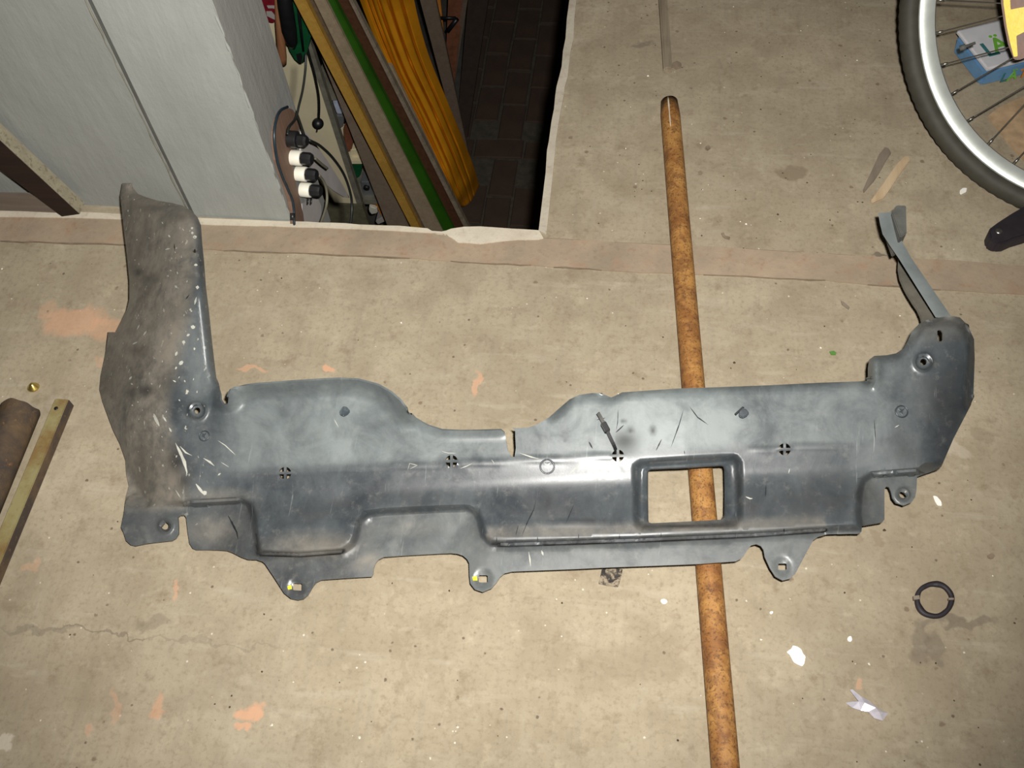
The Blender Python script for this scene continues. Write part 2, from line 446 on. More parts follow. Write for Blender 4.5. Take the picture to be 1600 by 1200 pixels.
# ================================================================== SETTING
front = [(455, 346), (480, 346.5), (500, 348), (520, 348.2), (540, 349), (560, 351), (600, 352.5), (625, 353), (640, 354.5), (668, 357), (675, 361), (690, 362), (697, 360.5), (705, 357.5), (725, 354.5), (750, 354), (780, 356), (800, 357.5), (820, 358.5), (842, 360)]
right = [(853, 269), (855, 235), (858, 220), (862, 190), (866, 170), (868, 149), (870, 135), (874, 120), (878, 104), (880, 80), (884, 60), (886, 30), (890, 0)]
FZ = .16
ring = [U(x, y) for x, y in front] + [U(x, y) for x, y in right]
ring += [Vector((PXR, 4.4, 0)), Vector((2.3, 4.4, 0)), Vector((2.3, -1.7, 0)), Vector((-2.7, -1.7, 0)), Vector((-2.7, WY+.05, 0)), Vector((PX0-.02, WY+.05, 0)), Vector((PX0, WY, 0))]
struct(prism('floor', ring, (0, 0, -FZ), MAT['concrete']), 'worn taupe concrete garage floor around the opening')

lowl = [(-500, 352), (-60, 374), (0, 377), (60, 378), (185, 381), (315, 389), (400, 393), (500, 397), (640, 403), (720, 409), (812, 413), (900, 419), (1000, 425), (1165, 431), (1290, 438), (1400, 447), (1470, 453), (1600, 460), (1700, 466), (2300, 503)]
uppl = [(-500, 314), (-60, 336), (0, 337), (90, 338), (180, 341), (315, 349.5), (400, 351.5), (470, 353.5), (560, 357), (674, 362.5), (690, 368), (720, 371), (770, 370), (830, 370.5), (960, 378), (1165, 388), (1380, 401), (1500, 408), (1600, 415), (1700, 420), (2300, 455)]
def jag(pts, a, n=5):
    o = []
    for i in range(len(pts)-1):
        for k in range(n):
            t = k/n
            o.append((pts[i][0]*(1-t)+pts[i+1][0]*t, pts[i][1]*(1-t)+pts[i+1][1]*t+random.uniform(-a, a)))
    return o+[pts[-1]]
lowj, uppj = jag(lowl, .9), jag(uppl, .9)
tr = struct(prism('trim_1', [U(x, y, .0022) for x, y in lowj+uppj[::-1]], (0, 0, -.004), MAT['band']), 'pinkish mortar strip running across the floor')
for a, b in ((0, 300), (340, 650), (700, 830), (860, 940), (1090, 1300), (1340, 1480)):
    l = [(x, y) for x, y in lowj if a <= x <= b]
    wd = [random.uniform(.1, .9) for _ in l]; wd[0] = wd[-1] = .2
    prism('joint', [U(x, y+w_, .0024) for (x, y), w_ in zip(l, wd)]+[U(x, y-w_, .0024) for (x, y), w_ in list(zip(l, wd))[::-1]], (0, 0, -.003), MAT['joint'], tr)
for a, b in ((820, 930), (950, 1090), (1150, 1260), (1280, 1375)):
    l = [(x, y) for x, y in uppj if a <= x <= b]
    wd = [random.uniform(.1, .7) for _ in l]; wd[0] = wd[-1] = .2
    prism('joint', [U(x, y+w_, .0024) for (x, y), w_ in zip(l, wd)]+[U(x, y-w_, .0024) for (x, y), w_ in list(zip(l, wd))[::-1]], (0, 0, -.003), MAT['joint'], tr)
lipu = [(-500, 307), (-60, 329), (0, 329.5), (130, 331), (300, 340), (440, 345.5)] + [(x, y-.3) for x, y in front]
lipl = [(-500, 316), (-60, 338), (90, 339), (180, 342), (315, 350.5), (400, 352.5), (470, 354.5), (560, 358), (668, 363), (690, 364), (697, 366), (715, 378), (750, 381), (800, 375), (842, 374)]
struct(prism('trim_2', [U(x, y, .0034) for x, y in jag(lipl, .5, 4)+[(849, 372)]+lipu[::-1]], (0, 0, -.006), MAT['lip']), 'pale plaster lip along the front edge of the opening')
struct(prism('trim_3', [U(x-.4, y, .0026) for x, y in [(842, 360)]+right]+[U(x+random.uniform(10.5, 13), y, .0026) for x, y in (right[::-1]+[(843, 366)])], (0, 0, -.005), strip_mat('grey plaster edge', (.44, .39, .31), (.50, .45, .36), (.36, .28, .21))), 'pale plaster edging along the right side of the opening')

# walls: limewashed wall with a pilaster standing proud of it
XA = UY(300, 330, WY)[0]
struct(wbox('wall_back', -2.7, XA+.01, WY+.012, WY+.135, -FZ, 2.4, MAT['wallA']), 'grey limewashed wall behind the left end of the undertray')
pil = [(XA-.012, WY+.012), (XA+.002, WY-.0005), (PX0, WY), (PX0+.0005, WY+.14), (XA, WY+.14)]
po = prism('wall_pier', [Vector((x, y, 2.4)) for x, y in pil], (0, 0, -2.4-FZ), MAT['wallB']); struct(po, 'white limewashed pier at the left edge of the opening')
po.data.materials.append(MAT['wallC'])
for p in po.data.polygons:
    if p.normal.x > .8: p.material_index = 1
# a chipped corner bead and the plaster seam along the pier
seam = [Vector((XA-.0135+random.uniform(-.0012, .0012), WY+.009, z)) for z in np.linspace(.002, .9, 50)]
tube('plaster_seam', seam, [random.uniform(.0004, .0016) for _ in seam], MAT['creamd'], po, 6)
tube('corner_bead', [Vector((PX0-.001+random.uniform(-.001, .001), WY+.002+random.uniform(-.001, .001), z)) for z in np.linspace(.0, .9, 80)],
     [random.uniform(.001, .0028) for _ in range(80)], MAT['wallB'], po, 6)
struct(wbox('wall_left', -2.8, -2.7, -1.7, WY+.1, 0, 2.4, MAT['room']), 'plain plaster wall closing the garage on the left')
struct(wbox('wall_right', 2.3, 2.4, -1.7, 4.5, 0, 2.4, MAT['room']), 'plain plaster wall closing the garage on the right')
struct(wbox('wall_front', -2.8, 2.4, -1.8, -1.7, 0, 2.4, MAT['room']), 'plain plaster wall behind the photographer')
struct(wbox('ceiling', -2.8, 2.4, -1.8, 4.6, 2.4, 2.5, MAT['room']), 'plain pale ceiling above the garage')
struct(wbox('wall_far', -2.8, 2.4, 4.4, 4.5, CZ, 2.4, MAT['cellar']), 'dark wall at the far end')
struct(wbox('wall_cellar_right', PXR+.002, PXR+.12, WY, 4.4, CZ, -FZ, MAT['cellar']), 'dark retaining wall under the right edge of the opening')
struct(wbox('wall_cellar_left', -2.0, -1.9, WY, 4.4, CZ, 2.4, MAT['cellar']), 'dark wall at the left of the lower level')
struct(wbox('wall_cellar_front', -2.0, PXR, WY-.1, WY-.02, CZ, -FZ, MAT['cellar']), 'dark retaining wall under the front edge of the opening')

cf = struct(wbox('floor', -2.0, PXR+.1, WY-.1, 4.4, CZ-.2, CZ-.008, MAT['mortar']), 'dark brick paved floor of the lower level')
bx0 = U(738, 200, CZ)[0]
p0 = U(700, 358, CZ); p1 = U(890, 0, CZ)
bl, bw, gap = .196, .098, .008
def brick_mesh(lx, ly):
    vs = []
    for z, ins in ((-.03, 0), (-.004, 0), (0, .004)):
        vs += [(-lx/2+ins, -ly/2+ins, z), (lx/2-ins, -ly/2+ins, z), (lx/2-ins, ly/2-ins, z), (-lx/2+ins, ly/2-ins, z)]
    fs = [(8, 9, 10, 11)] + [(r*4+i, r*4+(i+1) % 4, r*4+4+(i+1) % 4, r*4+4+i) for r in (0, 1) for i in range(4)]
    me = bpy.data.meshes.new('brick'); me.from_pydata(vs, [], fs); me.materials.append(MAT['brick']); return me
bme, bmh = brick_mesh(bw, bl), brick_mesh(bl, bw)
def brick(me, x, y):
    o = bpy.data.objects.new('brick', me); COL.objects.link(o); o.parent = cf
    o.location = (x+random.uniform(-.002, .002), y+random.uniform(-.002, .002), CZ+random.uniform(-.006, .002))
    o.rotation_euler = (random.uniform(-.02, .02), random.uniform(-.02, .02), random.uniform(-.025, .025))
hy = U(780, 232, CZ)[1]
ncol = int((PXR+.1-bx0)/(bw+gap))+1
for c in range(ncol):
    x = PXR+.04-c*(bw+gap)
    for sgn in (1, -1):
        off = (c % 2)*.5*(bl+gap) * (1 if sgn == 1 else .6)
        for k in range(14):
            y = hy + sgn*((bw+gap)/2 + (bl+gap)*(k+.5) - off)
            if sgn*(y-hy) < (bw+gap)/2+bl/2-.01: continue
            if p0[1]-.25 < y < p1[1]+.3: brick(bme, x, y)
for k in range(int(ncol/2)+1): brick(bmh, PXR-.01-k*(bl+gap), hy)
struct(wbox('floor', -2.0, bx0-.055, WY-.1, 4.4, CZ-.05, CZ+.004, MAT['dirt']), 'grey dusty screed beside the brick paving')

# ================================================================== UNDERTRAY
OUT = [(191, 286), (204, 286), (208, 294), (216, 303), (228, 308), (245, 313), (268, 317), (285, 321), (299, 329), (309, 340), (314, 352), (316, 380), (319, 410), (322, 450), (327, 490), (331, 530), (335, 565), (338, 590), (342, 599),
       (343, 610), (344, 625), (349, 632), (356, 632), (357, 620), (360, 608), (366, 604), (400, 601), (450, 597), (500, 594), (530, 592.5), (560, 594), (590, 602), (610, 613), (625, 626), (637, 642), (650, 655), (668, 665), (690, 672), (720, 673.5), (750, 673), (783, 672),
       (789, 676), (791, 690), (794, 705), (799, 713), (804, 714), (806, 700), (805, 682), (805, 673), (801, 668), (808, 669), (825, 668), (840, 663), (858, 652), (875, 637), (890, 624), (905, 617), (925, 614), (940, 615), (950, 619), (955, 621), (962, 618), (972, 613),
       (1000, 611), (1060, 607), (1120, 605), (1200, 602), (1280, 598), (1340, 596), (1354, 595), (1356, 590), (1356, 575), (1358, 562), (1366, 556), (1385, 555), (1400, 552), (1412, 544), (1418, 533), (1425, 518), (1436, 506), (1450, 499), (1468, 496), (1485, 493), (1500, 496), (1512, 508), (1522, 530), (1523, 560),
       (1521, 619), (1517, 633), (1490, 685), (1471, 729), (1465, 734), (1433, 745), (1432, 766), (1430, 777), (1424, 785), (1412, 790), (1400, 786), (1394, 778), (1392, 768), (1389, 761), (1385, 760), (1382, 764), (1382, 790), (1382, 812), (1378, 816), (1347, 821), (1346, 831), (1342, 834), (1326, 834), (1292, 835), (1279, 838), (1271, 844), (1261, 861.5), (1253, 877), (1244, 894), (1235, 904), (1223, 907), (1211.5, 900.5), (1203, 887.5), (1195, 870), (1193, 859), (1189, 853), (1182, 850), (1174, 852), (1169, 857), (1164, 866), (1158, 873), (1150, 877),
       (1096, 881), (1020, 884), (940, 887), (900, 889), (800, 893), (788, 896), (781, 902), (776, 910), (768, 919), (754, 925), (742, 921), (735, 912), (733.6, 900), (733, 880), (730, 874), (723, 868), (714, 865), (704, 864), (650, 867), (600, 870), (592, 874), (587, 880), (584, 888), (583, 897), (581, 901), (560, 902), (502, 906), (494, 910), (488, 918), (481, 930), (474, 935.6), (465, 937.6), (454, 935), (444, 927), (428, 902), (414, 881), (409, 877), (400, 874.4), (386, 873.6), (376, 870), (362, 863), (354, 860), (340, 859), (306, 859), (301, 857),
       (296, 849), (293, 828), (291, 809), (288, 805), (282.5, 805), (278, 808), (279, 822.5), (279, 834), (275, 841), (269, 844.6), (230, 849), (211, 853), (204, 851.6), (197, 845), (193, 832), (189, 824), (194, 800), (197, 774), (201, 759), (197, 740), (196, 719), (187, 693), (177, 673), (160, 628), (155, 609), (157, 587), (164, 555), (167.5, 532), (168.4, 519), (180.6, 519), (190, 500.6), (198, 484), (202, 467), (202, 439), (198, 397.5), (194, 364), (189, 317), (188, 306)]
def subdiv(pts, step, closed=True):
    o = []; n = len(pts)
    for i in range(n if closed else n-1):
        a, b = pts[i], pts[(i+1) % n]
        k = max(1, int(math.hypot(b[0]-a[0], b[1]-a[1])/step))
        o += [(a[0]+(b[0]-a[0])*j/k, a[1]+(b[1]-a[1])*j/k) for j in range(k)]
    return o if closed else o+[pts[-1]]
def circ(x, y, r, n=14, a0=0): return [(x+r*math.cos(a0+2*math.pi*i/n), y+r*math.sin(a0+2*math.pi*i/n)) for i in range(n)]
def sqr(x, y, w, h, a=0):
    return [(x+i*w*math.cos(a)-j*h*math.sin(a), y+i*w*math.sin(a)+j*h*math.cos(a)) for i, j in ((-.5, -.4), (-.4, -.5), (.4, -.5), (.5, -.4), (.5, .4), (.4, .5), (-.4, .5), (-.5, .4))]
WIN = [(1010.5, 740), (1012, 735), (1016, 732.5), (1080, 729.5), (1127, 726.6), (1132, 728), (1134, 733), (1134.5, 770), (1134, 804), (1131, 809.5), (1126, 812), (1070, 815), (1018, 817.5), (1013, 816), (1011, 812), (1010.5, 775)]
HOLES = [WIN, circ(308, 641.5, 5, 12), circ(1443, 565.5, 5.2, 12), circ(258, 822, 5.6, 12), circ(1411, 772.7, 5.6, 12), circ(304.5, 391, 4.2, 10),
         [(1464.5, 517), (1467, 515.5), (1471, 516.5), (1473, 520), (1473, 531), (1471, 533.5), (1467, 533.5), (1465, 531)],
         sqr(465, 917, 14, 11, .05), sqr(755, 904.5, 14, 11), sqr(1222.5, 885.5, 13, 10)]
for qx, qy in ((445.5, 739), (705.5, 720.5), (965.5, 712), (1226, 702)):
    for sx in (-1, 1):
        for sy in (-1, 1):
            q = [(qx+sx*2, qy+sy*2)] + [(qx+sx*max(2, 9.6*math.cos(a)), qy+sy*max(2, 9.6*math.sin(a))) for a in np.linspace(.21, 1.36, 5)]
            HOLES.append(q if sx*sy > 0 else q[::-1])
# --- height of the moulded sheet, in metres, over the picture of it
def seg_dist(P, L):
    """distance to polyline and side sign (positive = left of travel, picture coords)"""
    L = np.array(L, float); best = np.full(len(P), 1e9); sgn = np.zeros(len(P))
    for a, b in zip(L[:-1], L[1:]):
        ab = b-a; t = np.clip(((P-a)@ab)/(ab@ab), 0, 1)
        c = a+t[:, None]*ab; d = np.hypot(*(P-c).T)
        s = np.sign(ab[0]*(P[:, 1]-a[1])-ab[1]*(P[:, 0]-a[0]))
        m = d < best; best[m] = d[m]; sgn[m] = s[m]
    return best, sgn
def sm(x, a, b):
    t = np.clip((x-a)/(b-a), 0, 1); return t*t*(3-2*t)
_t = np.arange(-10, 400)
_slope = np.interp(_t, [-10, 0, 9, 26, 44, 62, 140, 400], [.26, .28, .39, .40, .17, .09, .10, .10])*.001
_cum = np.cumsum(_slope); _cum -= np.interp(0, _t, _cum)
FOOT = [(150, 770), (232, 790), (300, 788), (376, 784), (388, 790), (394, 806), (398, 840), (402, 866), (470, 868), (535, 863), (552, 852), (559, 836), (563, 816), (574, 805), (600, 801.5), (690, 797), (730, 796), (742, 802), (748, 815), (753, 838), (766, 851), (790, 852), (1000, 845), (1180, 837), (1290, 829), (1346, 826), (1343, 800), (1345, 770), (1350, 752), (1362, 744), (1400, 741), (1440, 738), (1500, 725)]
RIDGE = [(316, 250), (311, 330), (307, 430), (298, 500), (284, 555), (268, 610), (264, 650), (276, 700), (292, 745), (300, 800)]
RRIDGE = [(1490, 480), (1478, 520), (1462, 580), (1448, 650), (1436, 700), (1428, 760)]
WINO = [(990, 745), (990, 728), (1000, 720), (1060, 716), (1130, 712), (1150, 712), (1158, 722), (1160, 760), (1160, 808), (1150, 821), (1060, 824), (1004, 827), (992, 820), (990, 800), (990, 745)]
def inpoly(P, L):
    L = np.array(L); x, y = P.T; ins = np.zeros(len(P), bool); j = len(L)-1
    for i in range(len(L)):
        xi, yi = L[i]; xj, yj = L[j]
        c = ((yi > y) != (yj > y)) & (x < (xj-xi)*(y-yi)/(yj-yi+1e-12)+xi); ins ^= c; j = i
    return ins
def lip(P, line, wdt, amt, pw=2):
    d, _ = seg_dist(P, line); return amt*np.clip(1-d/wdt, 0, 1)**pw
def height(P):
    P = np.asarray(P, float); x, y = P.T
    t = y-(739-.047*(x-445))
    h = .060 - np.where(t < -9, (t+9)*.00026+np.interp(-9, _t, _cum), np.interp(t, _t, _cum))
    # left arm climbs against the wall
    up = np.clip(600-y, 0, 400)*(x < 400)
    h = np.where((x < 400) & (y < 600), .060 + (739-600+.047*(445-x))*.00026 + np.interp(up, [0, 30, 135, 200, 320], [0, .010, .057, .068, .074]), h)
    # flange along the bottom
    d, s = seg_dist(P, FOOT); sd = d*np.where(s == 0, 1, s)
    fh = .026-np.clip(sd, 0, 90)*.00016
    body = np.maximum(h, fh+.008)
    k = sm(sd, -9, 5)
    h = body*(1-k)+fh*k
    h -= .005*np.exp(-((sd-0.5)/2.6)**2)*((x > 775) & (x < 1290) | (x > 405) & (x < 535))
    # left lobe rolls down to the floor
    d, s = seg_dist(P, RIDGE); L = np.where(s > 0, d, 0)
    wl = np.interp(y, [280, 360, 450, 520, 600, 700, 800, 860], [118, 112, 105, 110, 112, 95, 90, 110])
    lob = np.clip(L/wl, 0, 1.2)
    drop = np.interp(y, [280, 400, 600, 780, 860], [.074, .100, .092, .060, .0])
    h = h - drop*lob**1.7*(1-k)
    h = np.where(k > .5, h, np.maximum(h, .006))
    # right end leans off
    d, s = seg_dist(P, RRIDGE); Rr = np.where(s < 0, d, 0)
    h -= 3.4e-6*np.minimum(Rr, 100)**2*(x > 1400)*(y < 745)
    # window pocket
    d, _ = seg_dist(P, WINO); ins = inpoly(P, WINO)
    h -= .0125*sm(np.where(ins, d, -d), -3, 12)*((x > 950) & (x < 1200))
    d, _ = seg_dist(P, WIN+[WIN[0]])
    h += .0035*np.clip(1-d/6, 0, 1)
    # edges
    h += lip(P, [(357, 618), (362, 607), (400, 601), (500, 594), (530, 592.5), (560, 594), (590, 602), (610, 613), (625, 626), (637, 642)], 30, .024, 1.6)
    h += lip(P, [(637, 642), (650, 655), (668, 665), (690, 672), (720, 673.5), (783, 672)], 16, .006)
    h -= lip(P, [(208, 294), (216, 303), (245, 313), (285, 321), (299, 329), (309, 340), (314, 352), (319, 410), (327, 490), (335, 565), (342, 598)], 13, .016, 1.6)
    h -= lip(P, [(862, 650), (890, 624), (925, 614), (955, 621), (972, 613), (1060, 607), (1280, 598), (1356, 595)], 11, .007)
    h -= lip(P, [(1356, 595), (1357, 565), (1366, 556), (1400, 552), (1418, 533), (1436, 506), (1468, 496), (1500, 496), (1522, 530), (1523, 560), (1517, 633)], 17, .014)
    h += .010*np.exp(-((x-1368)/9)**2)*sm(y, 552, 566)*(1-sm(y, 590, 612))
    # mould line on the crease, faint ribs
    h += .0014*np.exp(-((t+2)/2.4)**2)*(x > 330)*(x < 1330)*(1-np.exp(-(np.maximum(0, np.maximum(990-x, x-1160))/25)**2))
    h += .0012*np.exp(-((y-(826-.045*(x-400)))/1.6)**2)*((x > 395) & (x < 560))
    h += .0010*np.exp(-((y-(822-.028*(x-750)))/1.6)**2)*((x > 755) & (x < 985))
    # collars round the holes
    for cx, cy, r in ((308, 641.5, 15), (1443, 565.5, 15), (258, 822, 11.5), (1411, 772.7, 11)):
        q = np.hypot(x-cx, y-cy)
        h += .0035*np.exp(-((q-r+2)/2.5)**2) - .0025*(q < r-4)
    for cx, cy, r in ((465, 917, 11), (755, 904, 11), (1222, 885, 11)):
        q = np.hypot(x-cx, y-cy); h -= .003*sm(-q, -r-4, -r+2)
    d, _ = seg_dist(P, [(194, 823), (206, 820), (220, 822), (227, 831), (229, 849)])
    h += .0022*np.exp(-(d/2.4)**2)
    # the sheet rests on the bar under its right half
    lift = .002 + .031*np.clip((x-330)/740, 0, 1)+.006*np.clip((x-1130)/400, 0, 1)
    return h + lift
GRID = 5.0
ol = subdiv(OUT, 4.5)
verts2 = list(ol); edges = [(i, (i+1) % len(ol)) for i in range(len(ol))]
for hl in HOLES:
    hl = subdiv(hl, 5); s0 = len(verts2); verts2 += hl; edges += [(s0+i, s0+(i+1) % len(hl)) for i in range(len(hl))]
gx, gy = np.meshgrid(np.arange(150, 1530, GRID), np.arange(283, 942, GRID))
gx = gx + (np.arange(gx.shape[0]) % 2)[:, None]*GRID/2
G = np.c_[gx.ravel(), gy.ravel()]
ins = inpoly(G, OUT)
for hl in HOLES: ins &= ~inpoly(G, hl)
dO, _ = seg_dist(G, ol+[ol[0]]); ins &= dO > 2.2
for hl in HOLES:
    dH, _ = seg_dist(G, hl+[hl[0]]); ins &= dH > 2.0
G = G[ins]
extra = []
for cx, cy in ((308, 641.5), (1443, 565.5)):
    for r in (8, 10.5, 13, 15.5, 18): extra += circ(cx, cy, r, 24, r)
for cx, cy in ((258, 822), (1411, 772.7)):
    for r in (7.5, 9.5, 12, 14): extra += circ(cx, cy, r, 20, r)
E2 = np.array(extra); E2 = E2[inpoly(E2, OUT)]
dE, _ = seg_dist(E2, ol+[ol[0]]); E2 = E2[dE > 1.2]
keep = np.ones(len(G), bool)
for cx, cy, r in ((308, 641.5, 20), (1443, 565.5, 20), (258, 822, 15), (1411, 772.7, 15)): keep &= np.hypot(G[:, 0]-cx, G[:, 1]-cy) > r
# denser rows along the steep foot and the pocket rim
fp = []
isw = []
for off, LL in [(o_, L_) for o_ in (-8, -5.5, -3, -.5, 2, 4.5) for L_ in (FOOT[1:-1], WINO)]+[(o_, WINO) for o_ in (7, 10)]:
    for a, b in zip(LL[:-1], LL[1:]):
        n_ = max(1, int(math.hypot(b[0]-a[0], b[1]-a[1])/4)); nx, ny = -(b[1]-a[1]), b[0]-a[0]; ln = math.hypot(nx, ny)
        fp += [(a[0]+(b[0]-a[0])*j/n_+nx/ln*off, a[1]+(b[1]-a[1])*j/n_+ny/ln*off) for j in range(n_)]
        isw += [LL is WINO]*n_
fp = np.array(fp); ok = inpoly(fp, OUT)
nF = len(fp)
for hl in HOLES: ok &= ~inpoly(fp, hl)
dF, _ = seg_dist(fp, ol+[ol[0]]); ok &= dF > 2
dFt, _ = seg_dist(fp, FOOT); ok &= ~(np.array(isw) & (dFt < 10.5)); fp = fp[ok]
dG, _ = seg_dist(G, FOOT); keep &= (dG > 9.5)
dG, _ = seg_dist(G, WINO); keep &= (dG > 11.5)
allp = verts2 + [tuple(p) for p in G[keep]] + [tuple(p) for p in fp] + [tuple(p) for p in E2]
vout, eout, fout, _, _, _ = delaunay_2d_cdt([Vector(p) for p in allp], edges, [], 3 if False else 0, 1e-4)
V2 = np.array([(v.x, v.y) for v in vout]); Fc = np.array(fout)
cen = V2[Fc].mean(1); km = inpoly(cen, ol)
for hl in HOLES: km &= ~inpoly(cen, hl)
Fc = Fc[km]
used = np.unique(Fc); remap = -np.ones(len(V2), int); remap[used] = np.arange(len(used)); V2 = V2[used]; Fc = remap[Fc]
Hh = height(V2)
top = [U(p[0], p[1], h) for p, h in zip(V2, Hh)]
e1 = np.zeros((len(V2), 3)); T3 = np.array([tuple(v) for v in top])
fn = np.cross(T3[Fc[:, 1]]-T3[Fc[:, 0]], T3[Fc[:, 2]]-T3[Fc[:, 0]])
flip = fn[:, 2] < 0; Fc[flip] = Fc[flip][:, ::-1]; fn[flip] *= -1
for k in range(3): np.add.at(e1, Fc[:, k], fn)
e1 /= np.linalg.norm(e1, axis=1)[:, None]
TH = .0028
B3 = T3 - e1*TH
B3[:, 2] = np.maximum(B3[:, 2], .0006)
n = len(T3); faces = [tuple(f) for f in Fc] + [tuple(int(i)+n for i in f[::-1]) for f in Fc]
cnt = {}
for f in Fc:
    for a, b in ((f[0], f[1]), (f[1], f[2]), (f[2], f[0])): cnt[(int(a), int(b))] = 1
nside = 0
for (a, b) in cnt:
    if (b, a) not in cnt: faces.append((b, a, a+n, b+n)); nside += 1
tray = empty('undertray')
tag(tray, 'large weathered black plastic car undertray with rectangular window lying on the concrete', 'undertray')
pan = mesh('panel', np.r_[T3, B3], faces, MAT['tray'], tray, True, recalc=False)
sharp(pan, 50)
# where dust and flaking sit
d, s = seg_dist(V2, RIDGE); x, y = V2.T
left = sm(np.where(s > 0, d, -d), -14, 22)*(x < 420)
left = left*sm(-y, -815, -775)
dust = .95*left
dF, sF = seg_dist(V2, FOOT); sdF = dF*sF
dust = np.maximum(dust, .75*np.exp(-((x-490)/75)**2-((y-855)/22)**2))
dust = np.maximum(dust, .8*np.exp(-((x-575)/28)**2-((y-880)/22)**2))
dust = np.maximum(dust, .55*np.exp(-((x-330)/60)**2-((y-830)/30)**2))
dust = np.maximum(dust, .4*np.exp(-((x-650)/70)**2-((y-825)/20)**2))
dust = np.maximum(dust, .55*np.exp(-((y-(834-.035*(x-770)))/12)**2)*(x > 760)*(x < 1290))
dust = np.maximum(dust, .45*np.exp(-((x-340)/60)**2-((y-775)/14)**2))
dust = np.maximum(dust, .22*(sdF > 2))
dust = np.maximum(dust, .10)
dust = np.maximum(dust, .45*sm(-y, -560, -500)*sm(x, 1400, 1440))
fleck = np.maximum(left*.5, np.exp(-((x-300)/22)**2-((y-600)/180)**2))
grime_dark = .95*np.exp(-((sdF+1)/4.5)**2)*((x > 770) & (x < 1290) | (x > 400) & (x < 540))  # dirt line in the foot groove, also hides the step's bright highlight
grime_dark = np.maximum(grime_dark, .8*np.exp(-((y-822)/3)**2)*(x > 1005)*(x < 1150))
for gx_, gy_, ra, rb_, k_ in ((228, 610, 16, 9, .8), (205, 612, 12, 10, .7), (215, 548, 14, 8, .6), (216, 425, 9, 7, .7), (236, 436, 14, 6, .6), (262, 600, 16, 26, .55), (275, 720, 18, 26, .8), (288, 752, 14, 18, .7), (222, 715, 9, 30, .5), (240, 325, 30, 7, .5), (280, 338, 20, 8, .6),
        (975, 690, 24, 18, .7), (985, 672, 7, 5, .7), (1020, 672, 5, 8, .7), (974, 657, 5, 3, .7), (922, 692, 5, 9, .5), (884, 686, 4, 4, .6), (855, 785, 10, 16, .7), (930, 812, 26, 9, .7), (1180, 788, 26, 26, .6), (1152, 765, 9, 32, .7), (997, 780, 7, 32, .5), (470, 800, 70, 22, .35), (535, 790, 26, 10, .5), (1480, 640, 40, 70, .55), (1320, 775, 60, 40, .7), (1235, 790, 60, 30, .65), (890, 800, 80, 22, .35), (1420, 700, 40, 30, .4), (640, 775, 60, 14, .3), (395, 800, 16, 24, .5), (530, 845, 40, 14, .3)):  # smudges, plus broad patches that darken the lower body and right end
    grime_dark = np.maximum(grime_dark, k_*np.exp(-((x-gx_)/ra)**2-((y-gy_)/rb_)**2))
tt = y-(739-.047*(x-445))
painted_sheen = (.42+.38*np.exp(-((x-1010)/190)**2)+.25*np.exp(-((x-560)/160)**2))*sm(-tt, -6, 18)*sm(x, 315, 375)*sm(-x, -1430, -1370)  # paler colour standing in for sheen on deck, flange and arm edge
painted_sheen = np.maximum(painted_sheen, .24*sm(sdF, -2, 6)*sm(x, 540, 610))
painted_sheen = np.maximum(painted_sheen, .35*np.exp(-((x-310)/25)**2-((y-600)/90)**2))
painted_sheen = np.maximum(painted_sheen, .25*sm(x, 1310, 1370)*sm(-x, -1470, -1420))
for nm, val in (('dust', dust), ('fleck', fleck), ('grime_dark', grime_dark), ('painted_sheen', painted_sheen)):
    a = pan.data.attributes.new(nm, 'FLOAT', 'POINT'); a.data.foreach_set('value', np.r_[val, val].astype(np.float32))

def onh(px, py, dz=.0): return U(px, py, float(height([(px, py)])[0])+dz)
def ribbon(pts, wd, dz=.0006):
    """thin strip of raised plastic burr that follows the moulded sheet"""
    pts = [Vector((p[0], p[1])) for p in pts]; L = []; R_ = []
    for i, p in enumerate(pts):
        dd = (pts[min(i+1, len(pts)-1)]-pts[max(i-1, 0)]).normalized(); nn = Vector((-dd.y, dd.x))
        w_ = wd*(math.sin(math.pi*(i+.25)/(len(pts)-.5)) if len(pts) > 2 else 1)*random.uniform(.7, 1.2)
        L.append(p+nn*w_); R_.append(p-nn*w_)
    return L, R_
def marks(name, strokes, mat, parent, dz=.0007):
    vs = []; fs = []
    for pts, wd in strokes:
        ln_ = sum(math.hypot(b_[0]-a_[0], b_[1]-a_[1]) for a_, b_ in zip(pts[:-1], pts[1:]))
        pts = subdiv(pts, min(4, ln_/6), False)
        L, R_ = ribbon(pts, wd); b = len(vs)
        for l, r_ in zip(L, R_): vs += [onh(l.x, l.y, dz), onh(r_.x, r_.y, dz)]
        fs += [(b+2*i, b+2*i+1, b+2*i+3, b+2*i+2) for i in range(len(L)-1)]
    return mesh(name, vs, fs, mat, parent, recalc=False)
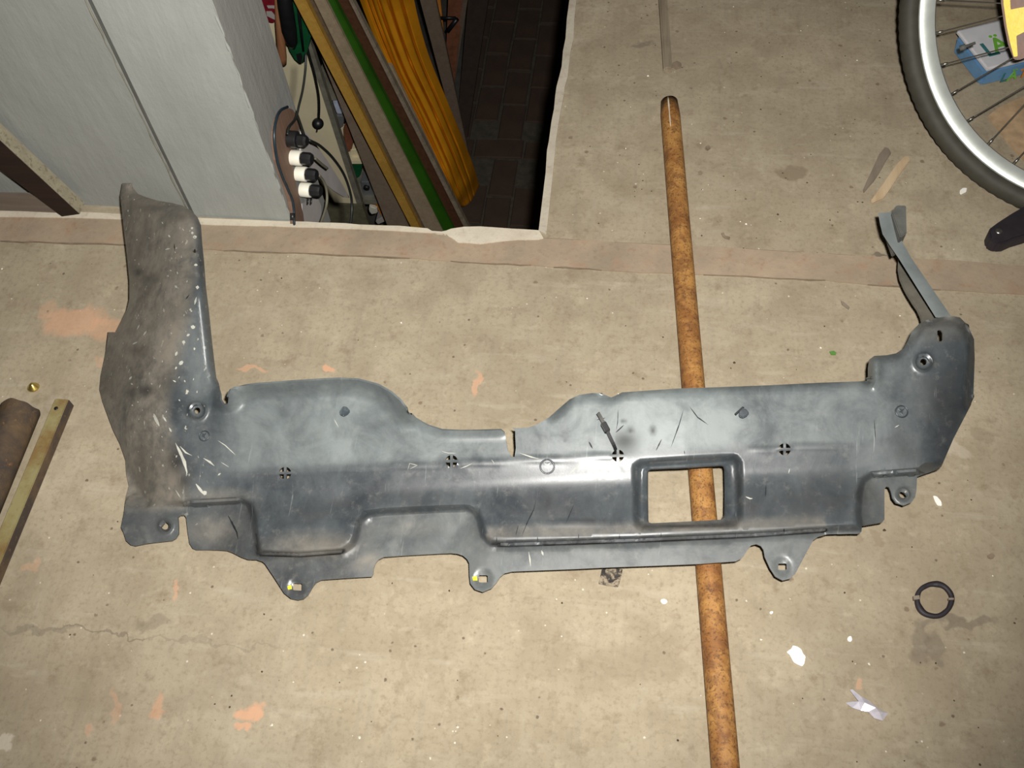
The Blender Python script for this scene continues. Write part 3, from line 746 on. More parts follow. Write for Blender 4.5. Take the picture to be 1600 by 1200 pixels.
pale = [([(274, 692), (282, 708), (288, 722), (292, 738), (291, 744)], 2.6), ([(281, 697), (290, 707), (300, 712)], 1.2), ([(340, 688), (352, 696), (368, 711)], .9), ([(318, 716), (328, 722), (335, 728)], 1.4), ([(345, 722), (358, 730)], .7),
        ([(240, 646), (243, 654), (249, 666)], 2.4), ([(255, 651), (260, 659)], 1.2), ([(264, 668), (268, 675)], 1.3), ([(306, 756), (312, 764), (320, 774)], 2.2), ([(318, 767), (322, 773)], 3.2), ([(274, 765), (282, 778)], .9), ([(342, 740), (343.5, 742)], 3),
        ([(300, 362), (301, 366)], 2.2), ([(304, 368), (305, 373)], 3.2), ([(306, 412), (306, 416)], 2.8), ([(299, 355), (301, 358)], 2.4), ([(309, 446), (308, 452)], 2.4), ([(307, 464), (304, 476)], 1.4), ([(302, 508), (301, 514)], 3.6), ([(293, 522), (295, 525)], 3), ([(288, 532), (286, 537)], 3), ([(277, 549), (274, 556)], 2), ([(281, 565), (285, 569)], 4.2), ([(276, 573), (274, 577)], 1.6), ([(214, 515), (218, 507)], 1), ([(224, 524), (229, 517)], 1), ([(207, 538), (215, 534)], 1.1), ([(202, 593), (206, 588)], 1.6), ([(270, 594), (275, 597)], 1.2), ([(273, 446), (277, 450)], 1.6), ([(258, 390), (266, 388)], 1.1), ([(263, 367), (266, 371)], 1.2),
        ([(637, 735), (640, 724), (652, 727), (640, 733)], .7), ([(690, 705), (700, 708), (712, 708)], .6), ([(719, 732), (730, 728), (738, 724)], .7), ([(768, 718), (773, 725)], .6), ([(826, 862), (828, 874), (829, 885)], 1), ([(846, 860), (849, 868)], 1.5), ([(1165, 776), (1172, 779), (1176, 779)], 1.1), ([(812, 708), (830, 714), (846, 718)], 1.0), ([(908, 718), (902, 729), (886, 744)], .8), ([(1398, 668), (1405, 664)], .7), ([(1234, 732), (1232, 740)], .6), ([(522, 655), (529, 668)], .6)]
for _ in range(46):
    a = random.uniform(0, 1); px = random.uniform(170, 300); py = random.uniform(310, 760)
    if inpoly(np.array([(px, py)]), OUT)[0] and seg_dist(np.array([(px, py)]), ol)[0][0] > 8: pale.append(([(px, py), (px+random.uniform(-2, 3), py+random.uniform(1.5, 4.5))], random.uniform(.5, 1.1)))
marks('scuff_marks', pale, MAT['scuff'], tray)['kind'] = 'stuff'
dark = [([(838, 780), (834, 796), (824, 816), (815, 838)], .9), ([(810, 820), (806, 836)], .7), ([(1068, 640), (1061, 664), (1048, 700)], .9), ([(1078, 636), (1090, 652), (1107, 664)], 1.0), ([(966, 640), (965, 660), (963, 672)], .6), ([(962, 676), (975, 664)], 1.2), ([(932, 656), (946, 653)], .8), ([(1034, 686), (1025, 704)], 1.0), ([(897, 788), (884, 818)], .8), ([(1197, 758), (1196, 777)], 1.2), ([(1366, 655), (1368, 690)], .6), ([(920, 690), (926, 701)], 1.6),
        ([(776, 838), (776, 848)], .6), ([(840, 838), (840, 846)], .6), ([(904, 834), (904, 842)], .6), ([(968, 834), (968, 842)], .6), ([(1033, 832), (1033, 840)], .6), ([(1225, 825), (1225, 834)], .9), ([(356, 805), (362, 816), (370, 832), (372, 843)], 1.6), ([(272, 380), (273, 392)], .7), ([(290, 468), (296, 460)], .8), ([(1070, 710), (1069, 704)], .7)]
marks('score_marks', dark, MAT['cut'], tray)['kind'] = 'stuff'
# round mould date marks
for cx, cy, r in ((855, 729, 12), (319, 681, 9), (1409, 643, 10)):
    c0 = onh(cx, cy, .0006); ex = (onh(cx+4, cy)-onh(cx-4, cy)).normalized(); ey = (onh(cx, cy-4)-onh(cx, cy+4)).normalized(); nz = ex.cross(ey)
    rr = r/1240
    dsk = lathe('mould_mark', [(rr*.78, .0), (rr*.84, .0010), (rr*.95, .0010), (rr, .0)], c0, nz, MAT['tray'], tray, 28, True)
    arrow = [c0 + ex*rr*u_ + ey*rr*v_ + nz*.0008 for u_, v_ in ((-.5, -.1), (-.2, .1), (-.45, .5), (.0, .3), (.5, .55), (.1, .0), (.15, -.5), (-.1, -.2))]
    prism('mould_arrow', arrow, -nz*.0008, MAT['tray'], dsk)
# little half-moon pips, yellow dabs
for cx, cy in ((538, 641), (1162, 644)):
    prism('moulded_pip', [onh(cx+a_, cy+b_, .0035) for a_, b_ in ((-8, 1), (-7, 6), (-1, 8), (5, 5), (9, 0), (4, -6), (-2, -7))], (0, -.001, -.0034), MAT['tray'], tray, .0008)
prism('pip_outline', [onh(1148, 646, .003), onh(1160, 635, .003), (onh(1163, 636, .003)), onh(1150, 648, .003)], (0, 0, -.0028), MAT['cut'], tray)
for ring_ in ([(449, 916), (455, 914), (456, 920), (450, 921)], [(738, 901), (745, 900), (746, 907), (739, 907)]):
    prism('paint_dab', [onh(a_, b_, .0012) for a_, b_ in ring_], (0, 0, -.0011), MAT['yellow'], tray)
# black tab peeping out behind the left edge
prism('side_tab', [U(a_, b_, .012) for a_, b_ in ((168, 519), (184, 519), (196, 525), (188, 560), (166, 560), (165, 545))], (0, 0, -.003), MAT['black'], tray)
# arm at the right end
SL = [(1372, 333), (1375, 350), (1379, 366), (1390, 383), (1405, 405), (1462, 496)]
SR = [(1394, 331), (1398, 345), (1403, 360), (1411, 380), (1424, 403), (1488, 497)]
zz = [.150, .147, .144, .140, .135, .116]
vs = []
for (a, b, z) in zip(SL, SR, zz):
    for t_, dz in ((0, -.010), (0, 0), (.5, .0012), (1, 0), (1, -.010)):
        vs.append(U(a[0]+(b[0]-a[0])*t_, a[1]+(b[1]-a[1])*t_, z+dz))
fs = [(i*5+k, i*5+k+1, (i+1)*5+k+1, (i+1)*5+k) for i in range(5) for k in range(4)] + [(i*5+4, i*5, (i+1)*5, (i+1)*5+4) for i in range(5)] + [(0, 1, 2, 3, 4), (25, 29, 28, 27, 26)]
st_ = mesh('strut', vs, fs, MAT['strut'], tray, True); sharp(st_, 30)
st_['label'] = 'thin grey arm reaching up from the right end'
prism('end_box', [U(a_, b_, .154) for a_, b_ in ((1393, 331.5), (1401, 320), (1416, 320.5), (1417, 364), (1407, 371), (1402, 357), (1397, 343))], (0, .002, -.045), MAT['boxm'], tray, .0012)
prism('blade', [U(a_, b_, .075) for a_, b_ in ((1404, 404), (1403, 420), (1406, 436), (1412, 450), (1418, 461), (1426, 474), (1433, 484), (1438, 495), (1441, 508), (1470, 505), (1474, 495), (1440, 448), (1416, 408))], (0, 0, -.004), MAT['blade'], tray, .001)

# zip tie through a cross hole
zt = empty('cable_tie'); tag(zt, 'short black cable tie standing out of a cross-shaped hole in the undertray', 'cable tie')
def flatstrip(name, pts, wd, th, mat, parent):
    vs = []; n_ = len(pts)
    for i in range(n_):
        p = Vector(pts[i]); d_ = (Vector(pts[min(i+1, n_-1)])-Vector(pts[max(i-1, 0)])).normalized()
        s_ = d_.cross(Vector((0, 0, 1))).normalized(); u_ = s_.cross(d_)
        vs += [p-s_*wd, p+s_*wd, p+s_*wd+u_*th, p-s_*wd+u_*th]
    fs = [(i*4+k, i*4+(k+1) % 4, i*4+4+(k+1) % 4, i*4+4+k) for i in range(n_-1) for k in range(4)] + [(3, 2, 1, 0), (4*n_-4, 4*n_-3, 4*n_-2, 4*n_-1)]
    return mesh(name, vs, fs, mat, parent)
def hz(px, py): return float(height([(px, py)])[0])
bp = [U(934, 645, hz(934, 645)+.016), U(938, 652, hz(938, 652)+.012), U(943, 661, hz(943, 661)+.009)]
flatstrip('tail', bp, .0022, .0013, MAT['boxm'], zt)
k0 = U(946, 668, hz(946, 668)+.008); dd_ = (U(949, 674, hz(949, 674)+.007)-U(942, 661, hz(942, 661)+.009)).normalized(); sd_ = dd_.cross(Vector((0, 0, 1)))
boxm('lock_head', k0, dd_*.0062, sd_*.0042, Vector((0, 0, .003)), MAT['black'], zt, .0008)
flatstrip('strap', spline([U(949, 674, hz(949, 674)+.007), U(954, 685, hz(954, 685)+.006), U(960, 698, hz(960, 698)+.003), U(962.5, 707, hz(962, 707)-.004)], 4), .0021, .0013, MAT['black'], zt)

# ================================================================== BARS AND BITS ON THE FLOOR
def bar_round(name, a, b, r, mat, inner=None, seg=32, n_=40, capz=None):
    a, b = Vector(a), Vector(b); return tube(name, [a+(b-a)*i/n_ for i in range(n_+1)], r, mat, None, seg)
r0 = .0158
a = U(1046, 158, .018); b = U(1134, 1200, .018); a.z = b.z = r0+.0005
b2 = a+(b-a)*1.25
n_ = 60; rs = [r0]*(n_+1); rs[0] = r0*.86
bar = bar_round('rusty_bar', a, b2, rs, MAT['rust'])
tag(bar, 'long rusty orange round steel bar passing under the undertray', 'bar')
tube('paint_drip', [a+(b2-a)*t_+Vector((-.0035, 0, r0-.0004)) for t_ in np.linspace(.002, .055, 8)], [.0004, .0012, .0016, .001, .0008, .0012, .001, .0003], MAT['lip'], bar, 6)
# wooden stick above the bar
pa = U(1043, 117); pb = U(1025, -140)
dv = (pb-pa).normalized(); sv = dv.cross(Vector((0, 0, 1)))
q = .0075; L_ = (pb-pa).length/2
sk = boxm('wooden_stick', (pa+pb)/2+Vector((0, 0, .0075)), dv*L_, sv*q, Vector((0, 0, q)), MAT['stick'], None, .0028)
tag(sk, 'thin weathered wooden stick on the concrete above the end of the rusty bar', 'stick')
# wide dark rusty pipe at the left edge
c_end = (U(31, 612)+U(87, 638))/2; dirp = (U(0, 807)-U(65, 647)); dirp.z = 0; dirp.normalize()
rp = .0262
ax0 = c_end+Vector((0, 0, rp+.001))+dirp*.030
pipe = empty('rusty_pipe'); tag(pipe, 'wide dark rusty pipe lying at the left edge beside the square bar', 'pipe')
pts = [ax0+dirp*t_ for t_ in np.linspace(0, .45, 30)]
def pipe_shell(name, p0, dvec, R0, R1, length, mat, parent):
    u = dvec.cross(Vector((0, 0, 1))).normalized(); v = u.cross(dvec); vs = []; fs = []; sg = 40; rings = [(R1, length), (R1, .004), (R0-.001, 0), (R0, .002), (R0, length)]
    for k, (r_, t_) in enumerate(rings):
        for i in range(sg):
            an = 2*math.pi*i/sg; jj = .0012*math.sin(3*an)+.0008*math.sin(7*an+1) if 0 < k < 4 else 0
            vs.append(p0+dvec*(t_+jj)+(u*math.cos(an)+v*math.sin(an))*r_)
    m_ = len(rings)
    fs = [(k*sg+i, k*sg+(i+1) % sg, (k+1) % m_*sg+(i+1) % sg, (k+1) % m_*sg+i) for k in range(m_) for i in range(sg)]
    return mesh(name, vs, fs, mat, parent, True)
sharp(pipe_shell('pipe_shell', ax0, dirp, rp, rp-.004, .5, MAT['drust'], pipe), 40)
# square olive bar
hb = .018
ta = U(104, 631, hb); tb = U(0, 881, hb); dq = (tb-ta).normalized(); la = U(86, 621, hb)
side = dq.cross(Vector((0, 0, 1))).normalized()
wdt = abs((la-ta).dot(side)); sgn = 1 if (la-ta).dot(side) > 0 else -1
cc = ta+dq*.26+side*sgn*wdt/2; cc.z = hb/2
sb = empty('square_bar'); tag(sb, 'olive painted square steel bar with rusty edges at the left', 'bar')
bs_ = (1 if side.dot(Vector((1, 0, 0))) > 0 else -1)
boxm('rusted_side', cc+side*bs_*(wdt/2+.0003), dq*.267, side*.0006, Vector((0, 0, hb/2-.0012)), MAT['drust'], sb)
boxm('bar', cc, dq*.268, side*(wdt/2), Vector((0, 0, hb/2-.0004)), MAT['olive'], sb, .0015)
lathe('bolt_hole', [(.0001, .0006), (.0026, .0006), (.003, .0)], U(87.5, 638, hb), (0, 0, 1), MAT['black'], sb, 14)
# little brass cone
cn = lathe('brass_cone', [(.0078, 0), (.0086, .0012), (.0078, .0026), (.0052, .0052), (.0028, .009), (.0010, .0100)], U(52.5, 606, .0003), (0.1, .1, 1), MAT['brass'], None, 24)
tag(cn, 'tiny shiny brass cone on the concrete above the rusty pipe', 'nozzle')
# slivers of wood
s1 = chip('wood_sliver', [(1383, 229), (1389, 231), (1393, 238), (1384, 252), (1375, 268), (1366, 282), (1357, 292), (1350, 300), (1349, 295), (1356, 279), (1366, 258), (1374, 240)], .004, MAT['chipgrey'], bevel=.001)
tag(s1, 'grey brown pointed sliver of bark left of the pale wood splinter', 'splinter')
s2 = chip('wood_sliver', [(1413, 244), (1420, 243), (1422, 249), (1415, 259), (1404, 274), (1391, 294), (1381, 308), (1374, 311), (1362, 316), (1361, 313), (1370, 300), (1382, 284), (1394, 266), (1402, 255)], .005, MAT['splinter'], bevel=.0012)
tag(s2, 'pale fresh wood splinter between the bicycle wheel and the undertray arm', 'splinter')
# white flakes
fk = [([(1231, 1017), (1237, 1013), (1239, 1008), (1246, 1010), (1252, 1014), (1255, 1021), (1259, 1025), (1257, 1036), (1254, 1041), (1247, 1038), (1240, 1034), (1236, 1026), (1233, 1021), (1229, 1019)], .004, 'ragged white paint flake, the largest white piece below the undertray'),
      ([(1500, 297), (1505, 293), (1511, 293), (1510, 299), (1502, 303), (1500, 301)], .003, 'small white chip on the concrete below the bicycle tyre'),
      ([(1032, 937), (1037, 935), (1043, 938), (1042, 942), (1037, 944), (1033, 941)], .0025, 'small white chip right of the dark square patch near the bar'),
      ([(1458, 774), (1464, 775), (1471, 783), (1472, 790), (1465, 789), (1461, 782)], .003, 'white elongated chip beside the right lower tab of the undertray'),
      ([(1202, 957), (1206, 954), (1209, 956), (1205, 960)], .002, 'tiny white chip between the rusty bar and the black ring'),
      ([(1325, 995), (1330, 993), (1332, 1000), (1328, 1003), (1324, 1000)], .002, 'tiny pale crumb between the large white flake and the black ring')]
for pts, z, lb in fk: tag(chip('paint_flake', pts, z, MAT['white'], bevel=.0007), lb, 'flake')
lf = chip('leaf_bit', [(1296, 549), (1303, 548), (1307, 551), (1306, 554), (1299, 554)], .002, MAT['leaf']); tag(lf, 'tiny green leaf fragment on the concrete above the undertray', 'leaf')
pe = [([(1051, 97), (1058, 94), (1065, 98), (1065, 104), (1057, 107), (1050, 103)], .004, 'dark flat pebble beside the lower end of the wooden stick'), ([(1542, 868), (1550, 863), (1556, 867), (1552, 873), (1546, 873)], .003, 'small brown crumb at the right above the black ring'), ([(1102, 228), (1108, 226), (1111, 231), (1105, 235)], .003, 'small dark crumb right of the rusty bar near its upper end')]
for pts, z, lb in pe: tag(chip('pebble', pts, z, MAT['joint'], bevel=.001), lb, 'pebble')
tw = chip('twig', [(1314, 470), (1318, 471), (1328, 480), (1326, 483), (1316, 476)], .002, MAT['chipgrey']); tag(tw, 'tiny brown twig above the right half of the undertray', 'twig')
cl_ = chip('clod', [(1127, 364), (1131, 363), (1133, 368), (1141, 370), (1140, 374), (1133, 372), (1129, 369)], .002, MAT['joint']); tag(cl_, 'small dark curled crumb just above the mortar strip', 'crumb')
# dark square of bitumen under the tray edge
sq = chip('square_patch', [(941, 886), (973, 889), (971, 900), (966, 917), (950, 915), (935, 912), (938, 900)], .0025, tarry(), bevel=.0006)
tag(sq, 'small dark tarry square patch peeping out under the undertray front edge', 'patch')
# black rubber ring
rc = U(1459, 938); ro = []
ex = (U(1490, 938)-U(1428, 938))/2; ey = (U(1459, 909)-U(1459, 967))/2
vs = []; fs = []; sg = 56
for i in range(sg):
    an = 2*math.pi*i/sg; ii = .74+.02*math.sin(an*3)+.01*math.sin(an*8); oo = 1+.012*math.sin(an*5+1)
    zt_ = .005 if not 4.1 < (2*math.pi-an+6.28) % 6.28 < 4.75 else .004
    for r_, z in ((oo, .0004), (oo, zt_*.7), ((oo+ii)/2, zt_), (ii, zt_*.7), (ii, .0004)):
        p = rc+ex*math.cos(an)*r_+ey*math.sin(an)*r_; p.z = z; vs.append(p)
fs = [(i*5+k, i*5+(k+1) % 5, (i+1) % sg*5+(k+1) % 5, (i+1) % sg*5+k) for i in range(sg) for k in range(5)]
rg = mesh('rubber_ring', vs, fs, MAT['rubber'], None, True); tag(rg, 'thin black rubber ring lying on the concrete at lower right', 'ring')
for pts in ([(1427, 931), (1436.5, 930), (1437, 936), (1428, 937)], [(1482, 934), (1490.5, 934), (1490.5, 937), (1482, 937)]):
    prism('pale_band', [U(a_, b_, .0056) for a_, b_ in pts], (0, 0, -.005), MAT['chipgrey'], rg)
# foil scrap
fv = [(1321, 1098), (1334, 1095), (1342, 1096), (1328, 1078), (1332, 1077), (1345, 1088), (1360, 1096), (1373, 1107), (1388, 1114), (1379, 1126), (1366, 1122), (1357, 1112), (1345, 1110), (1332, 1106)]
vs = [U(a_, b_, random.uniform(.001, .009)) for a_, b_ in fv]+[U(1350+random.uniform(-9, 9)+t_*12, 1102+t_*6+random.uniform(-4, 4), random.uniform(.003, .014)) for t_ in (-1, 0, 1, 2)]
bm = bmesh.new(); v2 = [Vector((v.x, v.y)) for v in vs]
r_ = delaunay_2d_cdt(v2, [(i, (i+1) % len(fv)) for i in range(len(fv))], [], 1, 1e-6)
zs = []
for v in r_[0]:
    j = min(range(len(vs)), key=lambda i: (vs[i].x-v.x)**2+(vs[i].y-v.y)**2); zs.append(vs[j].z)
nv = len(r_[0])
fo = mesh('foil_scrap', [(v.x, v.y, z) for v, z in zip(r_[0], zs)]+[(v.x, v.y, max(.0004, z-.0012)) for v, z in zip(r_[0], zs)], [tuple(f) for f in r_[2]]+[tuple(i+nv for i in f[::-1]) for f in r_[2]]+[(i, (i+1) % len(fv), (i+1) % len(fv)+nv, i+nv) for i in range(len(fv))], MAT['foil'])
tag(fo, 'crumpled silvery foil scrap on the concrete at bottom right', 'scrap')
# loose grit
vs = []; fs = []
for k in range(230):
    px, py = random.uniform(0, 1600), random.uniform(380, 1195)
    if random.random() < .35: px, py = random.uniform(900, 1430), random.uniform(5, 400)
    if inpoly(np.array([(px, py)]), OUT)[0] or inpoly(np.array([(px, py)]), [(1025, 140), (1070, 140), (1165, 1200), (1090, 1200)])[0]: continue
    c = U(px, py); r_ = random.uniform(.0006, .0018)*(1.5 if random.random() < .12 else 1); b_ = len(vs)
    vs += [c+Vector((r_*math.cos(t_)*random.uniform(.6, 1.2), r_*math.sin(t_)*random.uniform(.6, 1.2), .0002)) for t_ in np.linspace(0, 5.2, 5)]+[c+Vector((0, 0, r_*.8))]
    fs += [(b_+i, b_+(i+1) % 5, b_+5) for i in range(5)]
tg = NT('grit'); vv = tg.new('ShaderNodeTexVoronoi'); vv.inputs['Scale'].default_value = 30; tg.lk(tg.coord(), vv.inputs['Vector'])
sp = tg.new('ShaderNodeSeparateColor'); tg.lk(vv.outputs['Color'], sp.inputs[0])
gc = tg.mix(tg.math('GREATER_THAN', sp.outputs[0], .72), (.07, .05, .035), (.72, .68, .58))
gr = mesh('loose_grit', vs, fs, tg.out(gc, .9, .2)); gr['kind'] = 'stuff'; tag(gr, 'loose grit and tiny chips scattered over the concrete floor', 'grit')

# ================================================================== BICYCLE (top right)
bike = empty('bicycle'); tag(bike, 'bicycle leaning at the top right, wheel with silver rim and amber reflector', 'bicycle')
WR = .322
hub = UD(1793, -8, 1.0)
dist = 1.0
for _ in range(30):
    nrm = (Vector(CP)-hub).normalized()
    zc = WR*math.sqrt(1-nrm.z**2)
    d_ = ray(1793, -8); k_ = (zc-CAMH)/d_[2]; hub = Vector(CP+d_*k_)
nrm = (Vector(CP)-hub).normalized()
depth = (hub-Vector(CP)).dot(Vector(FW)); WR2 = WR
e_x = Vector(RT) - nrm*Vector(RT).dot(nrm); e_x.normalize(); e_y = nrm.cross(e_x)
RO = WR
mn = .0165
prof = [(RO-mn+mn*math.cos(t_), mn*1.05*math.sin(t_)) for t_ in np.linspace(0, 2*math.pi, 15)[:-1]]
def knob(j, k): return (.0008 if (k % 2 == 0) else -.0003) if j in (0, 1, 13) else 0
sharp(lathe('tyre', prof, hub, nrm, MAT['tyre'], bike, 260, True, e_x, knob), 60)
rim = [(RO-.030, -.011), (RO-.030, .011), (RO-.032, .0125), (RO-.036, .0122), (RO-.049, .0060), (RO-.052, .004), (RO-.052, -.004), (RO-.049, -.0060), (RO-.036, -.0122), (RO-.032, -.0125)]
sharp(lathe('rim', rim, hub, nrm, MAT['alu'], bike, 120, True, e_x), 40)
lathe('hub', [(.004, -.05), (.006, -.045), (.022, -.035), (.022, -.032), (.014, -.028), (.012, 0), (.014, .028), (.022, .032), (.022, .035), (.006, .045), (.004, .05)], hub, nrm, MAT['alu'], bike, 24, False, e_x)
for k in range(36):
    an = math.radians(171.5+10*k+180*0); o_ = (1 if k % 2 else -1); hs = 1 if (k//2) % 2 else -1
    pr = hub+(e_x*math.cos(an)+e_y*math.sin(an))*(RO-.051)+nrm*(.002*hs)
    ah = an+o_*1.25; ph_ = hub+(e_x*math.cos(ah)+e_y*math.sin(ah))*.021+nrm*(.033*hs)
    tube('spoke', [pr, ph_], .0011, MAT['steel'], bike, 6)
    tube('spoke_nipple', [pr, pr+(ph_-pr)*.045], .0021, MAT['steel'], bike, 6)
def onW(px, py, off=0):
    d_ = Vector(ray(px, py)); t_ = (hub+nrm*off-Vector(CP)).dot(nrm)/d_.dot(nrm); return Vector(CP)+d_*t_
vd = onW(1500, 76, 0); ve = onW(1516, 70, 0)
tube('valve', [vd, vd+(ve-vd)*.55, vd+(ve-vd)*.6, vd+(ve-vd)*1.5], [.0042, .0042, .0022, .0020], MAT['boxm'], bike, 10)
refl = prism('reflector', [onW(a_, b_, .026) for a_, b_ in ((1562, -25), (1564, 5), (1569, 40), (1575, 70), (1584, 93), (1592, 94), (1612, 86), (1640, 70), (1625, 20), (1618, -25))], -nrm*.012, MAT['amberd'], bike, .001)
prism('lens', [onW(a_, b_, .028) for a_, b_ in ((1567, -20), (1568, 6), (1573, 42), (1578, 66), (1584, 89), (1590, 88), (1588, 56), (1600, 50), (1620, 44), (1618, 8), (1594, 12), (1579, 15), (1577, -20))], -nrm*.004, MAT['amber'], refl, .0006)
fk1 = hub+nrm*.05; fk2 = hub-nrm*.05
for p_ in (fk1, fk2): tube('fork_blade', [p_, p_+e_y*.40], [.008, .012], MAT['metal'], bike, 12)
tube('fork_crown', [fk1+e_y*.40, fk2+e_y*.40], .014, MAT['metal'], bike, 12)
tube('steerer', [hub+e_y*.40, hub+e_y*.62], .016, MAT['metal'], bike, 12)
kz = .024
ks = prism('kickstand', [U(a_, b_, kz) for a_, b_ in ((1546, 372), (1545, 362), (1548, 355), (1560, 346), (1580, 333), (1602, 320), (1640, 300), (1650, 345), (1625, 360), (1602, 368), (1585, 373), (1572, 379), (1560, 380), (1551, 377))], (0, 0, -kz+.001), MAT['rubber'], bike, .003)
lathe('bolt', [(.0052, 0), (.005, .0016), (.001, .002)], U(1560.5, 362, kz), (0, 0, 1), MAT['steel'], ks, 14)
tube('kickstand_leg', [U(1630, 328, .02), hub-nrm*.045-e_y*.02], .009, MAT['metal'], bike, 10)

# margarine tub behind the spokes
tb_ = empty('printed_tub'); tag(tb_, 'small blue and white printed tub standing behind the wheel spokes', 'tub')
fa, fb = U(1526, 138), U(1601, 119)
dx = (fb-fa).normalized(); dy = Vector((-dx.y, dx.x, 0)); lw = (fb-fa).length; hh = .047; dp = .088
cb = fa+dx*lw/2+dy*dp/2
def tapered(name, c, hx, hy, z0, z1, g, mat, parent, bev):
    vs = [c+dx*i*(hx-(0 if k else g))+dy*j*(hy-(0 if k else g))+Vector((0, 0, z1 if k else z0)) for k in (0, 1) for j in (-1, 1) for i in (-1, 1)]
    fs = [(0, 1, 3, 2), (4, 6, 7, 5), (0, 4, 5, 1), (1, 5, 7, 3), (3, 7, 6, 2), (2, 6, 4, 0)]
    o = mesh(name, vs, fs, mat, parent, True, bev); sharp(o, 40); return o
tapered('body', cb, lw/2, dp/2+.004, .001, hh-.008, .003, MAT['tubb'], tb_, .006)
lid = tapered('lid', cb, lw/2+.001, dp/2+.006, hh-.009, hh, 0, MAT['tubw'], tb_, .003)
def text(ch, o_, ax, ay, size, mat, parent, name):
    cu = bpy.data.curves.new(name, 'FONT'); cu.body = ch; cu.size = size; cu.extrude = .0004; cu.offset = size*.018
    ob = bpy.data.objects.new(name, cu); COL.objects.link(ob)
    az = ax.cross(ay); ob.matrix_world = Matrix(((ax.x, ay.x, az.x, o_.x), (ax.y, ay.y, az.y, o_.y), (ax.z, ay.z, az.z, o_.z), (0, 0, 0, 1)))
    dg = bpy.context.evaluated_depsgraph_get(); me = bpy.data.meshes.new_from_object(ob.evaluated_get(dg))
    mw = ob.matrix_world.copy(); bpy.data.objects.remove(ob); me.transform(mw); me.materials.clear(); me.materials.append(mat)
    ob = bpy.data.objects.new(name, me); COL.objects.link(ob); ob.parent = parent; return ob
zt2 = Vector((0, 0, hh+.0004))
text('L', fa+dx*.013+dy*.018+zt2, dx, dy, .044, MAT['dgreen'], lid, 'lettering')
text('Ä', fa+dx*.030+dy*.024+zt2, dx, dy, .044, MAT['green'], lid, 'lettering')
fo_ = fa-dy*.0115+dx*.004+Vector((0, 0, .004))
text('L', fo_+dx*.030+dy*.005+Vector((0, 0, .004)), dx, Vector((0, 0, 1)), .026, MAT['dgreen'], tb_, 'lettering')
text('Ä', fo_+dx*.042+dy*.0042+Vector((0, 0, .004)), dx, Vector((0, 0, 1)), .026, MAT['green'], tb_, 'lettering')
text('T', fo_+dx*.062+dy*.0042+Vector((0, 0, .004)), dx, Vector((0, 0, 1)), .026, MAT['orangep'], tb_, 'lettering')
cd = chip('cardboard_piece', [(1544, 181), (1560, 168), (1600, 150), (1660, 140), (1680, 210), (1600, 250), (1570, 215)], .003, MAT['card']); tag(cd, 'flat brown cardboard piece under the bicycle wheel', 'cardboard')

# ================================================================== BOARDS ON THE LEFT WALL
YF = WY-.026
def band_on(name, P_, Q, ypl, back, mat, parent, bevel=0): ...
bm_ = empty('leaning_beam'); tag(bm_, 'dark brown beam with flaking pale edge leaning against the left wall', 'beam')
B0, B1 = UY(-90, 136, YF), UY(124, 334, YF)
C0, C1 = UY(-90, 198, YF), UY(97, 338, YF)
bk = Vector((0, .023, 0))
prism('beam_body', [B0, B1, C1, C0], bk, MAT['beamd'], bm_)
up_ = (B0-C0).normalized(); bdir = (B1-B0).normalized(); nn_ = bdir.cross(Vector((0, -1, 0)));
if nn_.z < 0: nn_ = -nn_
prism('beam_edge', [B0+nn_*.0012, B1+nn_*.0012, B1+nn_*.0012+bk, B0+nn_*.0012+bk], -nn_*.0014, MAT['beaml'], bm_)
D = [UY(-90, 303, YF+.012), UY(66, 305, YF+.012), UY(92, 326, YF+.012), UY(92, 333, YF+.012), UY(-90, 325, YF+.012)]
bz = prism('base_board', D, (0, .006, 0), MAT['beamg'], None, .001); tag(bz, 'short grey brown board lying along the foot of the left wall', 'board')

# ================================================================== DOWN IN THE OPENING
XW = PX0+.0008
# back board with sockets on the side of the pier
sbk = empty('socket_board'); tag(sbk, 'brown curved board with sockets and plugs on the side of the white pier', 'socket board')
bo = [(449, 168), (440, 174), (434, 186), (430, 205), (430, 225), (433, 250), (440, 272), (448, 292), (455, 315), (459, 340), (459, 352), (476, 352), (474, 335), (468, 310), (462, 285), (458, 262), (459, 235), (466, 215), (468, 195), (464, 180), (457, 171)]
pr_ = prism('board', [UX(a_, b_, XW+.006) for a_, b_ in bo], (-.006, 0, 0), MAT['brownboard'], sbk)
def socket(px, py, r, l1, l2, mat1, name):
    c = UX(px, py, XW+.006); axv = Vector((1, -.10, .05)).normalized()
    s_ = lathe(name, [(r*.9, 0), (r, .001), (r, l1-.001), (r*.93, l1)], c, axv, mat1, sbk, 24); sharp(s_, 40)
    return c, axv
for px, py in ((455, 246), (463, 271), (470, 296)):
    c, axv = socket(px, py, .0118, .0175, 0, MAT['socketw'], 'socket')
    p_ = lathe('plug', [(.0088, .017), (.0100, .018), (.0100, .031), (.0085, .0345)], c, axv, MAT['black'], sbk, 8); sharp(p_, 30)
c, axv = socket(450, 217, .0130, .016, 0, MAT['black'], 'socket')
p_ = lathe('plug', [(.0080, .016), (.0098, .017), (.0098, .0275), (.0075, .031)], c+Vector((0, 0, -.0015)), axv, MAT['black'], sbk, 8); sharp(p_, 30)
for dx_ in (0, 5): tube('plug_pin', [UX(482+dx_, 308, XW+.02), UX(481+dx_, 319, XW+.02)], .0011, MAT['black'], sbk, 6)
XC = XW+.03
def cab(name, pts, r, mat, parent, X=None):
    return tube(name, spline([UX(a_, b_, X if X is not None else XC) if len((a_, b_)) == 2 else 0 for a_, b_ in pts], 8), r, mat, parent, 8)
